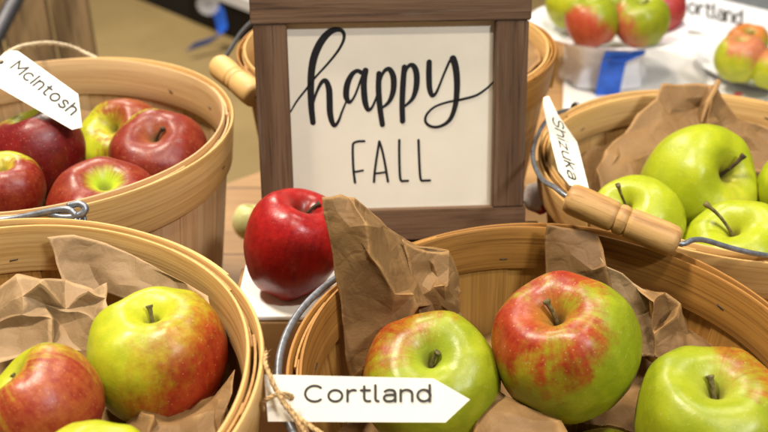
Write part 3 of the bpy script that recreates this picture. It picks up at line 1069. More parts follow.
ARCH = [(0, .46), (.03, .58), (.11, .68), (.24, .72), (.37, .67), (.44, .55), (.45, .42), (.45, 0)]
S_ = [(.40, .60), (.31, .695), (.20, .72), (.08, .67), (.05, .55), (.12, .43), (.28, .36), (.40, .27), (.40, .12), (.29, .01), (.15, 0), (.01, .10)]
GLYPH = {   # rounded monoline signage letters: width, strokes
    'C': (.72, [arc(.38, .5, .37, .5, 48, 312, 16)]),
    'o': (.54, [arc(.27, .36, .27, .36, 90, 450, 20)]),
    'r': (.32, [[(0, 0), (0, .72)], [(0, .42), (.04, .57), (.13, .68), (.24, .72), (.32, .70)]]),
    't': (.36, [[(.13, .95), (.13, .55), (.13, .20), (.17, .06), (.26, .01), (.36, .02)], [(0, .70), (.35, .70)]]),
    'l': (.12, [[(0, 1.02), (0, .6), (0, .16), (.04, .04), (.12, .01)]]),
    'a': (.45, [[(.04, .62), (.14, .70), (.26, .72), (.38, .68), (.44, .57), (.45, .42), (.45, 0)], [(.45, .41), (.24, .41), (.08, .37), (.01, .26), (.02, .12), (.10, .02), (.22, 0), (.35, .04), (.45, .16)]]),
    'n': (.45, [[(0, 0), (0, .72)], ARCH]),
    'h': (.45, [[(0, 0), (0, 1.0)], ARCH]),
    'd': (.48, [arc(.25, .36, .25, .36, 0, 360, 20), [(.48, 0), (.48, 1.02)]]),
    'M': (.76, ['poly', [(0, 0), (0, 1)], [(0, 1), (.38, .36)], [(.38, .36), (.76, 1)], [(.76, 1), (.76, 0)]]),
    'c': (.48, [arc(.27, .36, .27, .36, 50, 310, 14)]),
    'I': (.0, [[(0, 0), (0, 1)]]),
    's': (.42, [S_]),
    'S': (.58, [[(x * 1.42, y * 1.39) for x, y in S_]]),
    'i': (.0, [[(0, 0), (0, .72)], [(0, .94), (0, .96)]]),
    'z': (.42, ['poly', [(0, .70), (.42, .70)], [(.42, .70), (0, .01)], [(0, .01), (.43, .01)]]),
    'u': (.45, [[(0, .72), (0, .30), (.02, .14), (.10, .03), (.21, 0), (.34, .05), (.42, .15), (.45, .26)], [(.45, .72), (.45, 0)]]),
    'k': (.40, ['poly', [(0, 0), (0, 1)], [(.38, .72), (.0, .33)], [(.13, .46), (.40, 0)]]),
}


def ribbon_strokes(strokes, n):
    """strokes: lists of (point, half width) -> flat painted ribbons with round ends on the plane of normal n."""
    bm = bmesh.new()
    for lay, line in enumerate(strokes):
        N = len(line)
        zoff = .00018 + .00003 * lay
        left, right = [], []
        for i, (p_, w) in enumerate(line):
            t = (line[min(i + 1, N - 1)][0] - line[max(i - 1, 0)][0]).normalized()
            s = n.cross(t).normalized()
            left.append(bm.verts.new(p_ + s * w + n * zoff)); right.append(bm.verts.new(p_ - s * w + n * zoff))
        for i in range(N - 1):
            bm.faces.new((left[i], left[i + 1], right[i + 1], right[i]))
        for (i, sg) in ((0, -1), (N - 1, 1)):
            p_, w = line[i]
            t = (line[min(i + 1, N - 1)][0] - line[max(i - 1, 0)][0]).normalized() * sg
            s = n.cross(t).normalized()
            bm.faces.new([bm.verts.new(p_ + n * zoff + (s * math.cos(PI * k / 8) + t * math.sin(PI * k / 8)) * w) for k in range(9)])
    bm.normal_update()
    for f in bm.faces:
        if f.normal.dot(n) < 0:
            f.normal_flip()
    return bm


def text_part(body, O, u, v, n, cap, length, weight, mat, parent, gap=.20, name='lettering'):
    tot = sum(GLYPH[ch][0] for ch in body) + gap * (len(body) - 1)
    sx = length / tot
    x = 0
    strokes = []
    for ch in body:
        w, st = GLYPH[ch]
        poly = st[0] == 'poly'
        for q in (st[1:] if poly else st):
            pts = [(px, py, 0) for px, py in q]
            line = [Vector(p_) for p_ in pts] if (poly or len(pts) == 2) else catmull(pts, 4)
            strokes.append([(O + u * ((x + p_.x) * sx) + v * (p_.y * cap), weight) for p_ in line])
        x += w + gap
    return mesh_obj(name, ribbon_strokes(strokes, n), mat, parent, smooth=False)


def ring_part(c, u, v, n, r, mat, parent, name='hole'):
    bm = bmesh.new()
    vs = [bm.verts.new(c + (u * math.cos(a) + v * math.sin(a)) * r + n * .00025) for a in [2 * PI * k / 20 for k in range(20)]]
    bm.faces.new(vs)
    r_ = bmesh.ops.extrude_face_region(bm, geom=list(bm.faces))
    bmesh.ops.translate(bm, verts=[w for w in r_['geom'] if isinstance(w, bmesh.types.BMVert)], vec=-n * .0002)
    bmesh.ops.recalc_face_normals(bm, faces=bm.faces)
    return mesh_obj(name, bm, mat, parent)


def make_tag(poly_px, O, n, mat, label, hole_px=None, thick=.0007, name='name_tag'):
    n = n.normalized()
    pts = [plane_hit(x, y, O, n) for x, y in poly_px]
    c = sum(pts, Vector()) / len(pts)
    root = thing(name, c, label, 'tag')
    mesh_obj('card', slab(pts, n, thick), mat, root, smooth=False)
    return root


def axes_px(p0, p1, O, n, ref_up):
    a, b = plane_hit(*p0, O, n), plane_hit(*p1, O, n)
    u = (b - a).normalized()
    v = n.cross(u).normalized()
    if v.dot(ref_up) < 0:
        v = -v
    return a, b, u, v


# tag at the front: Cortland
O = at_d(367, 399, .430); n = (-CAM_F + CAM_U * .12 + CAM_R * -.05).normalized()
tA = make_tag([(264, 374.5), (433.5, 378.5), (470, 399.5), (445.5, 422.5), (268, 421.5)], O, n, M['card'], 'cream arrow shaped tag reading Cortland, tied on at the front')
a, b, u, v = axes_px((305, 401.5), (430, 401), O, n, CAM_U)
text_part('Cortland', a, u, v, n, .0072, (b - a).length,  .00058, M['ink'], tA, .21)
hc = plane_hit(291, 397, O, n)
ring_part(hc, u, v, n, .0016, M['paint_black'], tA)
bm = bmesh.new()
P = lambda x, y, dd=.440: at_d(x, y, dd - (.013 if dd < .5 else 0))
bm_twine(bm, [P(266, 352, .452), P(265, 362, .446), P(270, 376, .440), P(275, 388, .4385), P(281, 395, .438), P(287, 397, .4385), P(292, 397.5, .4415)], .0011)
bm_twine(bm, [P(293, 398, .4415), P(286, 394, .438), P(276, 395, .4375), P(266, 400, .4385), P(262, 405, .443), P(264, 410, .447)], .0010)
bm_twine(bm, [P(277, 391, .4375), P(283, 401, .437), P(290, 410, .4375), P(298, 417, .437), P(308, 425, .435), P(322, 434, .433)], .0012)
bm_twine(bm, [P(279, 396, .437), P(286, 407, .4365), P(294, 417, .4365), P(302, 428, .435), P(308, 440, .433)], .0010)
mesh_obj('twine', bm, M['twine'], tA)

# McIntosh tag
O = at_d(40, 90, .668); n = (-CAM_F + CAM_U * .55 + CAM_R * .1).normalized()
tB = make_tag([(-16, 74), (3, 54), (10, 50.5), (18, 51), (78, 94), (82, 127), (72, 129.5), (0, 88)], O, n, M['card_white'], 'white tag reading McIntosh, lying on the dark red apples')
a, b, u, v = axes_px((10.5, 68), (71, 115), O, n, CAM_U)
text_part('McIntosh', a, u, v, n, .0088, (b - a).length, .00075, M['ink'], tB, .24)
ring_part(plane_hit(1, 62, O, n), u, v, n, .0020, M['paint_black'], tB)
bm = bmesh.new()
bm_twine(bm, [plane_hit(1, 62, O, n), P(8, 53, .71), P(24, 46, .765), P(48, 43, .80), P(70, 46.5, .822), P(84, 52.5, .828), P(97, 58.5, .826)], .0017)
mesh_obj('twine', bm, M['twine_pale'], tB)

# tag on the left rim of the yellow green apples, seen almost edge on
A_, L_, C_ = at_d(547, 97, .722), at_d(550, 145, .676), at_d(577, 142, .700)
n = (A_ - L_).cross(C_ - L_).normalized()
if n.dot(-CAM_F) < 0:
    n = -n
tC = make_tag([(544, 97), (549, 96), (558, 115), (577, 142), (589.5, 191), (570, 185), (559, 171), (547, 124), (543.5, 104)], L_, n, M['card'], 'cream tag hanging edge on over the left rim of the yellow green apples')
a, b, u, v = axes_px((552, 117), (569, 180), L_, n, CAM_R)
text_part('Shizuka', a, u, v, n, .0095, (b - a).length * .96, .00065, M['ink'], tC, .2)


# ------------------------------------------------------------------ framed sign
SG = .75
sO = Vector((.0092 * SG, .8086 * SG, CAMZ - .457 * SG))
yaw, lean = math.radians(3.1), math.radians(13.73)
su = Vector((math.cos(yaw), math.sin(yaw), 0))
sb_ = Vector((-math.sin(yaw), math.cos(yaw), 0))
sv = (sb_ * math.sin(lean) + Vector((0, 0, 1)) * math.cos(lean)).normalized()
sn = su.cross(sv).normalized()
if sn.y > 0:
    sn = -sn
W, H = .197 * SG, .183 * SG
FW = .0235
sign = thing('framed_sign', sO - sv * FW, 'cream sign in a dark wood frame reading happy FALL', 'sign')
SP = lambda x, y, z=0.0: sO + su * x + sv * y + sn * z


def board(x0, x1, y0, y1, z0, z1, along, name):
    bm = bmesh.new()
    bm_box(bm, (x0, y0, z0), (x1, y1, z1))
    bmesh.ops.bevel(bm, geom=list(bm.edges), offset=.0008, segments=2, affect='EDGES')
    uvl = bm.loops.layers.uv.new('UVMap')
    s = random.random() * 5
    for f in bm.faces:
        for lp in f.loops:
            c = lp.vert.co
            q = (c.x, c.y + c.z * .7) if along == 'x' else (c.y, c.x + c.z * .7)
            lp[uvl].uv = (q[0] + s, q[1] + s)
    for vtx in bm.verts:
        vtx.co = SP(*vtx.co)
    bmesh.ops.recalc_face_normals(bm, faces=bm.faces)
    return mesh_obj(name, bm, M['frame'], sign, sharp=40)


# boards stand proud of the panel; top and bottom run the full width, butted on the uprights
zf, zk = .0075, -.012
board(-W / 2 - FW - .0015, W / 2 + FW + .0015, H, H + FW, zk, zf + .0006, 'x', 'frame_board')
board(-W / 2 - FW - .0015, W / 2 + FW + .0015, -FW, 0, zk, zf + .0006, 'x', 'frame_board')
board(-W / 2 - FW, -W / 2, .0003, H - .0003, zk, zf, 'y', 'frame_board')
board(W / 2, W / 2 + FW, .0003, H - .0003, zk, zf, 'y', 'frame_board')
bm = bmesh.new()
bm_box(bm, (-W / 2 - .004, -.004, -.006), (W / 2 + .004, H + .004, 0))
for vtx in bm.verts:
    vtx.co = SP(*vtx.co)
bmesh.ops.recalc_face_normals(bm, faces=bm.faces)
mesh_obj('panel', bm, M['panel'], sign, smooth=False)


def brush(strokes):
    """Brush lettering: each stroke is a list of (px, py, width px) on the panel."""
    out = []
    for st in strokes:
        line = []
        for q in catmull([(x, y, w) for x, y, w in st], 8):
            hit = plane_hit(q.x, q.y, sO, sn)
            line.append((hit, max(q.z, 1.2) * (hit - EYE).dot(CAM_F) / F / 2))
        out.append(line)
    return ribbon_strokes(out, sn)


HAPPY = [
    [(290.5, 112, 1.6), (297, 101, 2), (306, 89.5, 2.2), (315.6, 77, 2.2), (327.5, 64, 2.3), (338.2, 50.6, 2.6), (343.6, 40, 3), (343.6, 33, 3.6), (339, 29.6, 4.4), (330.5, 31.5, 6.4), (321.5, 41, 7.4), (314.8, 55, 7.6), (311.6, 70.5, 7.2), (310.8, 89, 6.8), (311.4, 107.7, 6.2), (313, 122.5, 5.6)],
    [(312, 110, 2.2), (314, 100, 2.4), (317.5, 90, 3), (322, 82, 4), (326, 81, 5), (329, 89, 6.2), (329.6, 100, 6.4), (330, 112, 6.2), (331.8, 121, 5.4), (334.6, 125.6, 3.8), (338.5, 121, 2.8), (342, 111.7, 2.2), (346, 102, 2.0)],
    [(361.5, 72.5, 4.4), (357, 70.8, 4), (351.5, 75, 5), (347.2, 84.7, 6.2), (346.2, 96, 6), (349, 102, 4), (352.5, 99.5, 2.6), (356, 93, 2.3), (360, 82, 2.4), (363.5, 73, 3)],
    [(365.6, 70.5, 6), (364.2, 78, 6.2), (363.9, 88, 6.2), (365, 101, 6), (367.8, 109.4, 4.4), (371.5, 108, 2.8), (375, 101, 2.3), (378.5, 91, 2.2)],
    [(379, 73.5, 5.4), (378.6, 89.4, 5.8), (380, 108, 5.6), (382.4, 124.5, 5.2)],
    [(379.2, 85, 2.4), (382, 75, 3), (386, 69.6, 4), (390.3, 69.8, 5), (393.6, 78, 6), (393.2, 91, 5.6), (389.2, 101.4, 4), (382.6, 107.6, 2.4)],
    [(404.4, 67, 5.4), (403, 84.7, 5.8), (402.2, 105, 5.6), (402.6, 121, 5.4)],
    [(404, 77, 2.6), (407, 68, 3.4), (411.2, 64.8, 4.4), (415, 68, 5.6), (416.8, 76.5, 6), (416, 88.5, 5.6), (412.4, 98.6, 4), (405.4, 105.8, 2.4)],
    [(429.2, 62, 5.4), (429, 75, 5.8), (429.6, 88, 5.4), (432, 95, 4.4), (435.5, 93.5, 3), (439, 86.5, 2.4), (443.5, 75, 2.3), (449.6, 61, 2.6)],
    [(453, 58.6, 7), (455, 64, 6.6), (456.6, 74, 6.4), (457, 88, 6), (455.4, 104.8, 5.2), (450.5, 118.5, 4.2), (442.4, 125.3, 3.2), (433.2, 126.8, 2.8), (426, 122.5, 2.6), (426.4, 115, 2.5), (434.3, 107, 2.3), (447, 102.2, 2.3), (462, 99.2, 2.6), (476, 95.3, 2.5), (486.3, 88.6, 2.3), (493.2, 82, 1.8)],
]
FALL = [
    [(364.3, 141.1, 2.4), (358, 141.4, 2.4), (353.6, 143.2, 2.4), (352.8, 147, 2.4), (352.8, 155, 2.4), (353.5, 170.3, 2.5), (355, 182.4, 2.6)],
    [(353.9, 172, 2.2), (358, 171.3, 2.2), (362.9, 170.4, 2.2)],
    [(374, 181.8, 2.5), (374.7, 172, 2.4), (376.3, 160, 2.4), (378.2, 148, 2.4), (379.3, 141.4, 2.5)],
    [(379.3, 141.4, 2.5), (381, 146, 2.4), (383, 153.8, 2.4), (385.4, 166, 2.4), (387.9, 181.4, 2.5)],
    [(375.4, 173.4, 2.2), (380, 172.9, 2.2), (385.8, 172, 2.2)],
    [(399.3, 140, 2.5), (399.2, 152, 2.4), (399.5, 166, 2.4), (400, 176, 2.4), (401.2, 180.6, 2.4), (404, 180.8, 2.4), (408, 180.7, 2.4)],
    [(418.5, 140, 2.5), (418.9, 152, 2.4), (419.5, 166, 2.4), (420.2, 176, 2.4), (421.4, 180.2, 2.4), (425, 180.4, 2.4), (430, 180.3, 2.4)],
]
mesh_obj('lettering', brush(HAPPY), M['paint_black'], sign, smooth=False)
mesh_obj('lettering', brush(FALL), M['paint_black'], sign, smooth=False)


# ------------------------------------------------------------------ what stands on the table
zr = sO.z - FW * math.cos(lean) - .003
tag(mesh_obj('riser', rounded_box((-.092, .552, TABLE + .0005), (.122, .632, zr)), M['table'], None, origin=(0, .59, TABLE), sharp=40), 'plain wooden riser block under the framed sign', 'riser')
# white plate on a small box under the red apple
c, R, tall, _ = [a_ for a_ in APPLES if a_[3] is None][0]
zp = c.z - R * .87 * tall * .96
tag(mesh_obj('wooden_box', rounded_box((c.x - .042, c.y - .036, TABLE + .0005), (c.x + .040, c.y + .030, zp - .006), .0015), M['table'], None, origin=(c.x, c.y, TABLE), sharp=40),
    'small tan wooden box under the red apple', 'box')


def dish(cx, cy, z, R, name, mat, label, cat, parent=None, rim=.018, th=.003):
    prof = [(0, .003), (R * .62, .003), (R * .70, .005), (R * .80, rim * .6), (R * .97, rim), (R, rim - .001), (R * .98, rim - th), (R * .80, rim * .6 - th), (R * .68, .0), (0, .0)]
    bm = bmesh.new()
    N = 72
    rows = []
    for r, zz in prof:
        rows.append([bm.verts.new((cx + r * math.cos(2 * PI * k / N), cy + r * math.sin(2 * PI * k / N), z + zz)) for k in range(N)] if r else [bm.verts.new((cx, cy, z + zz))])
    for i in range(len(rows) - 1):
        A, C = rows[i], rows[i + 1]
        for k in range(N):
            k2 = (k + 1) % N
            if len(A) == 1:
                bm.faces.new((A[0], C[k], C[k2]))
            elif len(C) == 1:
                bm.faces.new((A[k], C[0], A[k2]))
            else:
                bm.faces.new((A[k], C[k], C[k2], A[k2]))
    bmesh.ops.recalc_face_normals(bm, faces=bm.faces)
    o = mesh_obj(name, bm, mat, parent, origin=(cx, cy, z) if parent is None else None, sharp=50)
    if label:
        tag(o, label, cat)
    return o


tag(mesh_obj('napkin', rounded_box((c.x - .0385, c.y - .035, zp - .0055), (c.x + .034, c.y + .028, zp - .0015), .0012), M['card_white'], None, origin=(c.x, c.y, zp), sharp=40), 'white card base directly under the red apple', 'card')

# scrap of red and white paper beside the sign's lower right corner
bm = bmesh.new()
bmesh.ops.create_icosphere(bm, subdivisions=3, radius=.0125)
fn = crumple_fn(77, 130)
for vtx in bm.verts:
    vtx.co = vtx.co * (1 + .25 * fn(vtx.co))
    vtx.co = vtx.co + Vector((.1225, .644, zr + .013))
g = NT('red_white_paper')
n_ = g.noise(g.coord(), 55, 2)
wr = g.done(g.mix(g.ramp(n_, .47, .53), (.70, .62, .58), (.50, .05, .09)), .6, .4)
tag(mesh_obj('paper_ball', bm, wr, None, origin=(.1225, .644, zr), sharp=25), 'little crumpled red and white paper beside the sign', 'paper')

# ------------------------------------------------------------------ the setting
bm = bmesh.new()
s = 30
bm.faces.new([bm.verts.new(p_) for p_ in ((-s, -s, 0), (s, -s, 0), (s, s, 0), (-s, s, 0))])
fl = mesh_obj('floor', bm, M['floor'], None, smooth=False); fl['kind'] = 'structure'

# display table: its back edge runs aslant, farther away on the right
tb = thing('display_table', (0, .5, 0), 'tan wooden table that all the baskets stand on', 'table')
bm = bmesh.new()
pts = [(-1.2, -.35), (1.3, -.35), (1.3, 1.55), (.38, 1.55), (.25, 1.43), (-.15, .955), (-.34, .80), (-1.2, .80)]
bot = [bm.verts.new((x, y, TABLE - .03)) for x, y in pts]
top = [bm.verts.new((x, y, TABLE)) for x, y in pts]
bm.faces.new(top); bm.faces.new(bot[::-1])
for i in range(len(pts)):
    j = (i + 1) % len(pts)
    bm.faces.new((bot[i], bot[j], top[j], top[i]))
bmesh.ops.recalc_face_normals(bm, faces=bm.faces)
mesh_obj('tabletop', bm, M['table'], tb, smooth=False)
for (x, y) in ((-1.12, -.28), (1.22, -.28), (1.22, 1.48), (-1.12, .72)):
    mesh_obj('leg', rounded_box((x - .03, y - .03, 0), (x + .03, y + .03, TABLE - .0305)), M['table'], tb, sharp=40)

# white cloth under the prize plates, behind on the right
WZ = .765
quad = [at_z(563, 117, WZ), at_z(820, 152, WZ), at_z(960, 14, WZ), at_z(566, 12, WZ)]
bm = bmesh.new()
NX, NY = 26, 18
def cloth_pt(i, j):
    p_ = quad[0].lerp(quad[1], i / NX).lerp(quad[3].lerp(quad[2], i / NX), j / NY)
    return Vector((p_.x, p_.y, WZ - .0015 + .0022 * mnoise.noise(p_ * 9) * (1 if 0 < i < NX else .3)))
tp = [[bm.verts.new(cloth_pt(i, j)) for i in range(NX + 1)] for j in range(NY + 1)]
for j in range(NY):
    for i in range(NX):
        bm.faces.new((tp[j][i], tp[j][i + 1], tp[j + 1][i + 1], tp[j + 1][i]))
r_ = bmesh.ops.extrude_face_region(bm, geom=list(bm.faces))
for w in r_['geom']:
    if isinstance(w, bmesh.types.BMVert):
        w.co.z = TABLE + .0012
bmesh.ops.recalc_face_normals(bm, faces=bm.faces)
tag(mesh_obj('tablecloth', bm, M['white_cloth'], None, origin=(quad[0] + quad[2]) / 2, sharp=40), 'white cloth under the plates of judged apples in the upper right', 'tablecloth')

# pedestal and its plate
pc = at_y(607, 25, 1.245)
pl1z = pc.z - .014
ped_top = pl1z
pd = thing('pedestal', (pc.x, pc.y - .01, WZ), 'white fluted pedestal with a blue ribbon, holding a plate of apples', 'pedestal')
bm = bmesh.new()
N = 40
rows = []
for zz, rr in ((WZ + .0012, .058), (WZ + .012, .056), (ped_top - .03, .050), (ped_top - .012, .054), (ped_top - .001, .060)):
    rows.append([bm.verts.new((pc.x + (rr + .0035 * math.cos(8 * 2 * PI * k / N)) * math.cos(2 * PI * k / N), pc.y - .01 + (rr + .0035 * math.cos(8 * 2 * PI * k / N)) * math.sin(2 * PI * k / N), zz)) for k in range(N)])
for i in range(len(rows) - 1):
    for k in range(N):
        bm.faces.new((rows[i][k], rows[i][(k + 1) % N], rows[i + 1][(k + 1) % N], rows[i + 1][k]))
bm.faces.new(rows[0][::-1]); bm.faces.new(rows[-1])
bmesh.ops.recalc_face_normals(bm, faces=bm.faces)
mesh_obj('body', bm, M['white_plastic'], pd, sharp=35)
dish(pc.x, pc.y, pl1z, .108, 'plate', M['white_plastic'], 'white plate of five apples up on the pedestal', 'plate')


def ribbon(pts, width, side, name, label, group=None):
    """Folded satin band with a little thickness."""
    line = catmull(pts, 8)
    bm = bmesh.new()
    side = Vector(side).normalized()
    rows = []
    for i, p_ in enumerate(line):
        t = (line[min(i + 1, len(line) - 1)] - line[max(i - 1, 0)]).normalized()
        nn = t.cross(side).normalized() * .0004
        a_, b_ = p_ - side * width / 2, p_ + side * width / 2
        rows.append([bm.verts.new(q) for q in (a_ + nn, b_ + nn, b_ - nn, a_ - nn)])
    for i in range(len(rows) - 1):
        for k in range(4):
            bm.faces.new((rows[i][k], rows[i][(k + 1) % 4], rows[i + 1][(k + 1) % 4], rows[i + 1][k]))
    bm.faces.new(rows[0]); bm.faces.new(rows[-1][::-1])
    bmesh.ops.recalc_face_normals(bm, faces=bm.faces)
    return tag(mesh_obj(name, bm, M['ribbon'], None, origin=line[0], sharp=50), label, 'ribbon', group)


yb = pc.y - .075
ribbon([at_y(618, 52, yb - .02), at_y(615, 58, yb), at_y(612, 70, yb), at_y(609, 85, yb), at_y(605, 108, yb)], .033, (1, 0, 0), 'ribbon', 'broad blue ribbon hanging down the front of the white pedestal', 'blue prize ribbons')
ribbon([at_y(612, 58, yb - .004), at_y(625, 58, yb - .006), at_y(636, 54, yb - .008), at_y(645, 50, yb - .004)], .011, (0, .25, 1), 'ribbon_tail', 'narrow blue ribbon tail pointing right from the white pedestal', 'blue prize ribbons')

gp = 'apples on the pedestal plate'
apple(592, 21, 27, 1.20, (588, -6), 'red apple with a green top at the front left of the pedestal plate',
      sk(GR, dict(blush=(.36, .04, .02), blush2=(.42, .09, .03)), bdir=(-.45, -.75, .4), amount=-.12, streak=.1, patch=.25), None, gp, 0)
apple(641, 20, 28, 1.20, (641, 2), 'green apple with a pink edge at the front right of the pedestal plate',
      sk(GR, dict(blush=(.40, .06, .04), blush2=(.44, .14, .05)), bdir=(-.7, -.4, .1), amount=-.35, streak=.3, patch=.3), None, gp, .4)
apple(570, 4, 24, 1.27, (565, -12), 'yellow green apple at the left of the pedestal plate',
      sk(YEL, RED, bdir=(1, -.5, .1), amount=-.5, streak=.3, patch=.3), None, gp, 0)
apple(614, 2, 25, 1.29, (612, -14), 'bright green apple at the back of the pedestal plate',
      sk(GR, RED, bdir=(1, -.5, -.4), amount=-.8, streak=.2, patch=.2), None, gp, 0)
apple(662, 9, 24, 1.28, (660, -8), 'dark red apple at the right end of the pedestal plate',
      sk(YEL, dict(blush=(.30, .015, .025), blush2=(.38, .05, .04)), bdir=(.7, -.2, .3), amount=.25, streak=.3, patch=.3), None, gp, 0)

# second plate, on the white cloth itself
c2 = at_z(772, 68, WZ + .004)
dish(c2.x, c2.y, WZ + .001, .108, 'plate', M['white_plastic'], 'white plate of three apples lying on the white cloth', 'plate', rim=.014)
gp = 'apples on the white cloth plate'
apple(740, 57, 25, 1.235, (741, 40), 'yellow and pink apple at the front left of the plate on the white cloth',
      sk(YEL, dict(blush=(.42, .12, .07), blush2=(.48, .20, .08)), bdir=(.4, .6, .3), amount=-.3, streak=.2, patch=.4), None, gp, 0)
apple(747, 44, 21, 1.31, (749, 32), 'orange and green apple at the back of the plate on the white cloth',
      sk(GR, dict(blush=(.45, .13, .03), blush2=(.45, .18, .04)), bdir=(-.2, .8, .3), amount=-.2, streak=.3, patch=.4), None, gp, .35)
apple(772, 68, 22, 1.22, (776, 52), 'yellow apple at the right edge of the plate on the white cloth',
      sk(YEL, dict(blush=(.42, .12, .05), blush2=(.45, .18, .06)), bdir=(-.2, .8, .1), amount=-.4, streak=.3, patch=.4), None, gp, 0)
p_ = at_z(733, 90, WZ + .001)
tag(mesh_obj('red_clip', rounded_box((p_.x - .005, p_.y - .022, WZ + .0015), (p_.x + .005, p_.y - .017, WZ + .005), .001), M['red'], None, origin=(p_.x, p_.y, WZ), sharp=40), 'tiny red clip on the front part of the white cloth', 'clip')

# Cortland card standing behind the plates
cO = at_z(700, 32, WZ + .002)
cn = Vector((.10, -.62, .78)).normalized()
tD = thing('name_card', cO, 'large white card reading Cortland behind the plate on the white cloth', 'card')
pp = [plane_hit(x, y, cO, cn) for x, y in ((664, -14), (668, 25), (790, 52), (782, 14))]
mesh_obj('card', slab(pp, cn, .0012), M['white_plastic'], tD, smooth=False)
a, b, u, v = axes_px((676, 10), (741, 25), cO, cn, CAM_U)
text_part('Cortland', a, u, v, cn, (b - a).length * .26, (b - a).length, .0021, M['ink'], tD, .2)

# grey felt covered board beyond the white cloth
p_ = at_z(755, 6, .40)
g_ = thing('display_board', (p_.x, p_.y, 0), 'grey felt covered board beyond the white cloth', 'board')
mesh_obj('panel', rounded_box((p_.x - .55, p_.y, 0.02), (p_.x + 1.2, p_.y + .03, .46), .004), M['grey_felt'], g_, sharp=40)
for dx in (-.4, .9):
    mesh_obj('foot', rounded_box((p_.x + dx, p_.y - .08, 0), (p_.x + dx + .04, p_.y + .11, .0195), .003), M['black'], g_, sharp=40)

# upright weathered planks at the far left
p1 = at_y(95, 40, 1.42)
cr = thing('plank_crate', (p1.x - .3, 1.6, 0), 'tall crate of brown weathered upright planks at the far left', 'crate')
x = p1.x
rnd = random.Random(5)
for k in range(8):
    w = rnd.uniform(.035, .085)
    y0 = 1.42 + rnd.uniform(-.006, .012)
    mesh_obj('plank', rounded_box((x - w, y0, .02), (x - .007, y0 + .018, 1.12 + rnd.uniform(-.02, .02)), .003), M['boards'], cr, sharp=40)
    x -= w
for dz in (.10, .55):
    mesh_obj('batten', rounded_box((x, 1.4605, dz), (p1.x - .007, 1.48, dz + .06), .003), M['boards'], cr, sharp=40)
mesh_obj('base', rounded_box((x, 1.40, 0), (p1.x, 1.75, .0195), .003), M['boards'], cr, sharp=40)
a_, b_ = at_y(-6, 40, 1.36), at_y(19, -8, 1.38)
d_ = (b_ - a_)
foot = a_ - d_ * ((a_.z - .0) / d_.z)
bm = bmesh.new()
bm_tube(bm, [foot, b_ + d_ * 1.2], .012, 12)
tag(mesh_obj('metal_bar', bm, M['iron'], None, origin=foot), 'dark metal bar leaning before the planks at the far left', 'bar')

# low black bench with a white top, far across the floor
p1 = at_z(138, -1, 0); p2 = at_z(244, 43, 0)
e = (p2 - p1); e.z = 0; L = e.length; e.normalize(); bk = Vector((-e.y, e.x, 0))
if bk.y < 0:
    bk = -bk
bn = thing('bench', (p1 + e * L * .5), 'low black bench with a white top across the floor', 'bench')
q = [p1 - e * .6, p2 + e * 3.0, p2 + e * 3.0 + bk * .7, p1 - e * .6 + bk * .7]


def prism(quad, z0, z1):
    bm = bmesh.new()
    bot = [bm.verts.new((w.x, w.y, z0)) for w in quad]; top = [bm.verts.new((w.x, w.y, z1)) for w in quad]
    bm.faces.new(top); bm.faces.new(bot[::-1])
    for i in range(4):
        j = (i + 1) % 4
        bm.faces.new((bot[i], bot[j], top[j], top[i]))
    bmesh.ops.recalc_face_normals(bm, faces=bm.faces)
    return bm


mesh_obj('base', prism(q, .001, .155), M['black'], bn, smooth=False)
t1 = [p1 + e * L * .55 - bk * .03, p2 + e * .25 - bk * .03, p2 + e * .25 + bk * .65, p1 + e * L * .55 + bk * .65]
mesh_obj('white_top', prism(t1, .156, .20), M['white_plastic'], bn, smooth=False)
yb = p2.y - .02
ribbon([at_y(213, 8, yb - .02), at_y(219, 14, yb - .03), at_y(222, 26, yb - .04), at_y(222, 33, yb - .06), at_y(214, 39, yb - .09), at_y(203, 43, yb - .12), at_y(190, 47, yb - .16)], .05, (.75, .1, .65), 'ribbon', 'blue ribbon trailing from the white topped bench to the floor', 'blue prize ribbons')
rs = at_y(208, 4, yb - .03)
bm = bmesh.new()
for k in range(16):
    a = 2 * PI * k / 16
    pts = [rs + Vector((math.cos(a + s_) * r_, 0, math.sin(a + s_) * r_)) + Vector((0, dy, 0)) for r_, s_, dy in ((.002, 0, 0), (.040, -.19, -.004), (.045, 0, -.008), (.040, .19, -.004))]
    bm.faces.new([bm.verts.new(w) for w in pts])
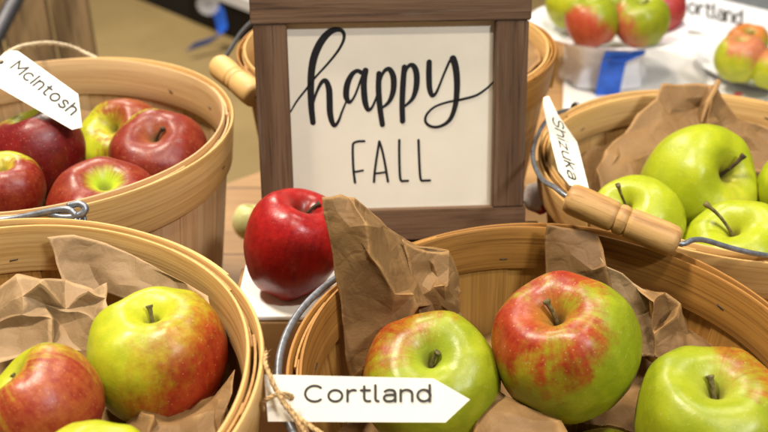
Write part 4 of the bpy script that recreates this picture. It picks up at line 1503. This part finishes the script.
bmesh.ops.solidify(bm, geom=list(bm.faces), thickness=.001)
tag(mesh_obj('rosette', bm, M['white_plastic'], None, origin=rs, sharp=40), 'white pleated rosette above the trailing blue ribbon', 'rosette')


# ------------------------------------------------------------------ light
def area(name, loc, target, sx, sy, power, color):
    L_ = bpy.data.lights.new(name, 'AREA')
    L_.shape = 'RECTANGLE'; L_.size = sx; L_.size_y = sy; L_.energy = power; L_.color = color
    o = bpy.data.objects.new(name, L_)
    o.location = loc
    o.rotation_euler = (Vector(target) - Vector(loc)).to_track_quat('-Z', 'Y').to_euler()
    return link(o)


warm = (1.0, .89, .74)
area('ceiling_and_fill_lamp', (-.75, .75, 2.75), (-.1, .5, .9), .34, .12, 58, warm)
area('ceiling_and_fill_lamp', (.30, -.15, 2.75), (.1, .5, .9), .30, .12, 17, warm)
area('ceiling_and_fill_lamp', (.45, 1.15, 2.75), (.2, .8, .9), .34, .12, 17, warm)
area('ceiling_and_fill_lamp', (.95, -.65, 2.35), (.40, 1.2, .8), .34, .12, 24, (.96, .97, 1.0))  # added fill light from the front, brightens the pedestal
area('ceiling_and_fill_lamp', (-1.0, 3.2, 2.9), (-.8, 3.2, 0), .60, .3, 85, warm)

world = bpy.data.worlds.new('World')
SC.world = world
world.use_nodes = True
bg = world.node_tree.nodes['Background']
bg.inputs[0].default_value = (1.0, .92, .80, 1)
bg.inputs[1].default_value = .11

# ------------------------------------------------------------------ camera
cam = bpy.data.cameras.new('Camera')
cam.sensor_width = 36
cam.lens = F / 768 * 36
cam.clip_start = .01
cam.clip_end = 100
cam.dof.use_dof = True
cam.dof.focus_distance = .525
cam.dof.aperture_fstop = cam.lens / 4.8
co = link(bpy.data.objects.new('Camera', cam))
co.location = EYE
co.rotation_euler = (math.radians(60), 0, 0)
SC.camera = co
SC.view_settings.view_transform = 'Standard'
SC.view_settings.look = 'None'
SC.view_settings.exposure = 0
SC.view_settings.gamma = 1
SC.cycles.use_denoising = True
SC.cycles.max_bounces = 8
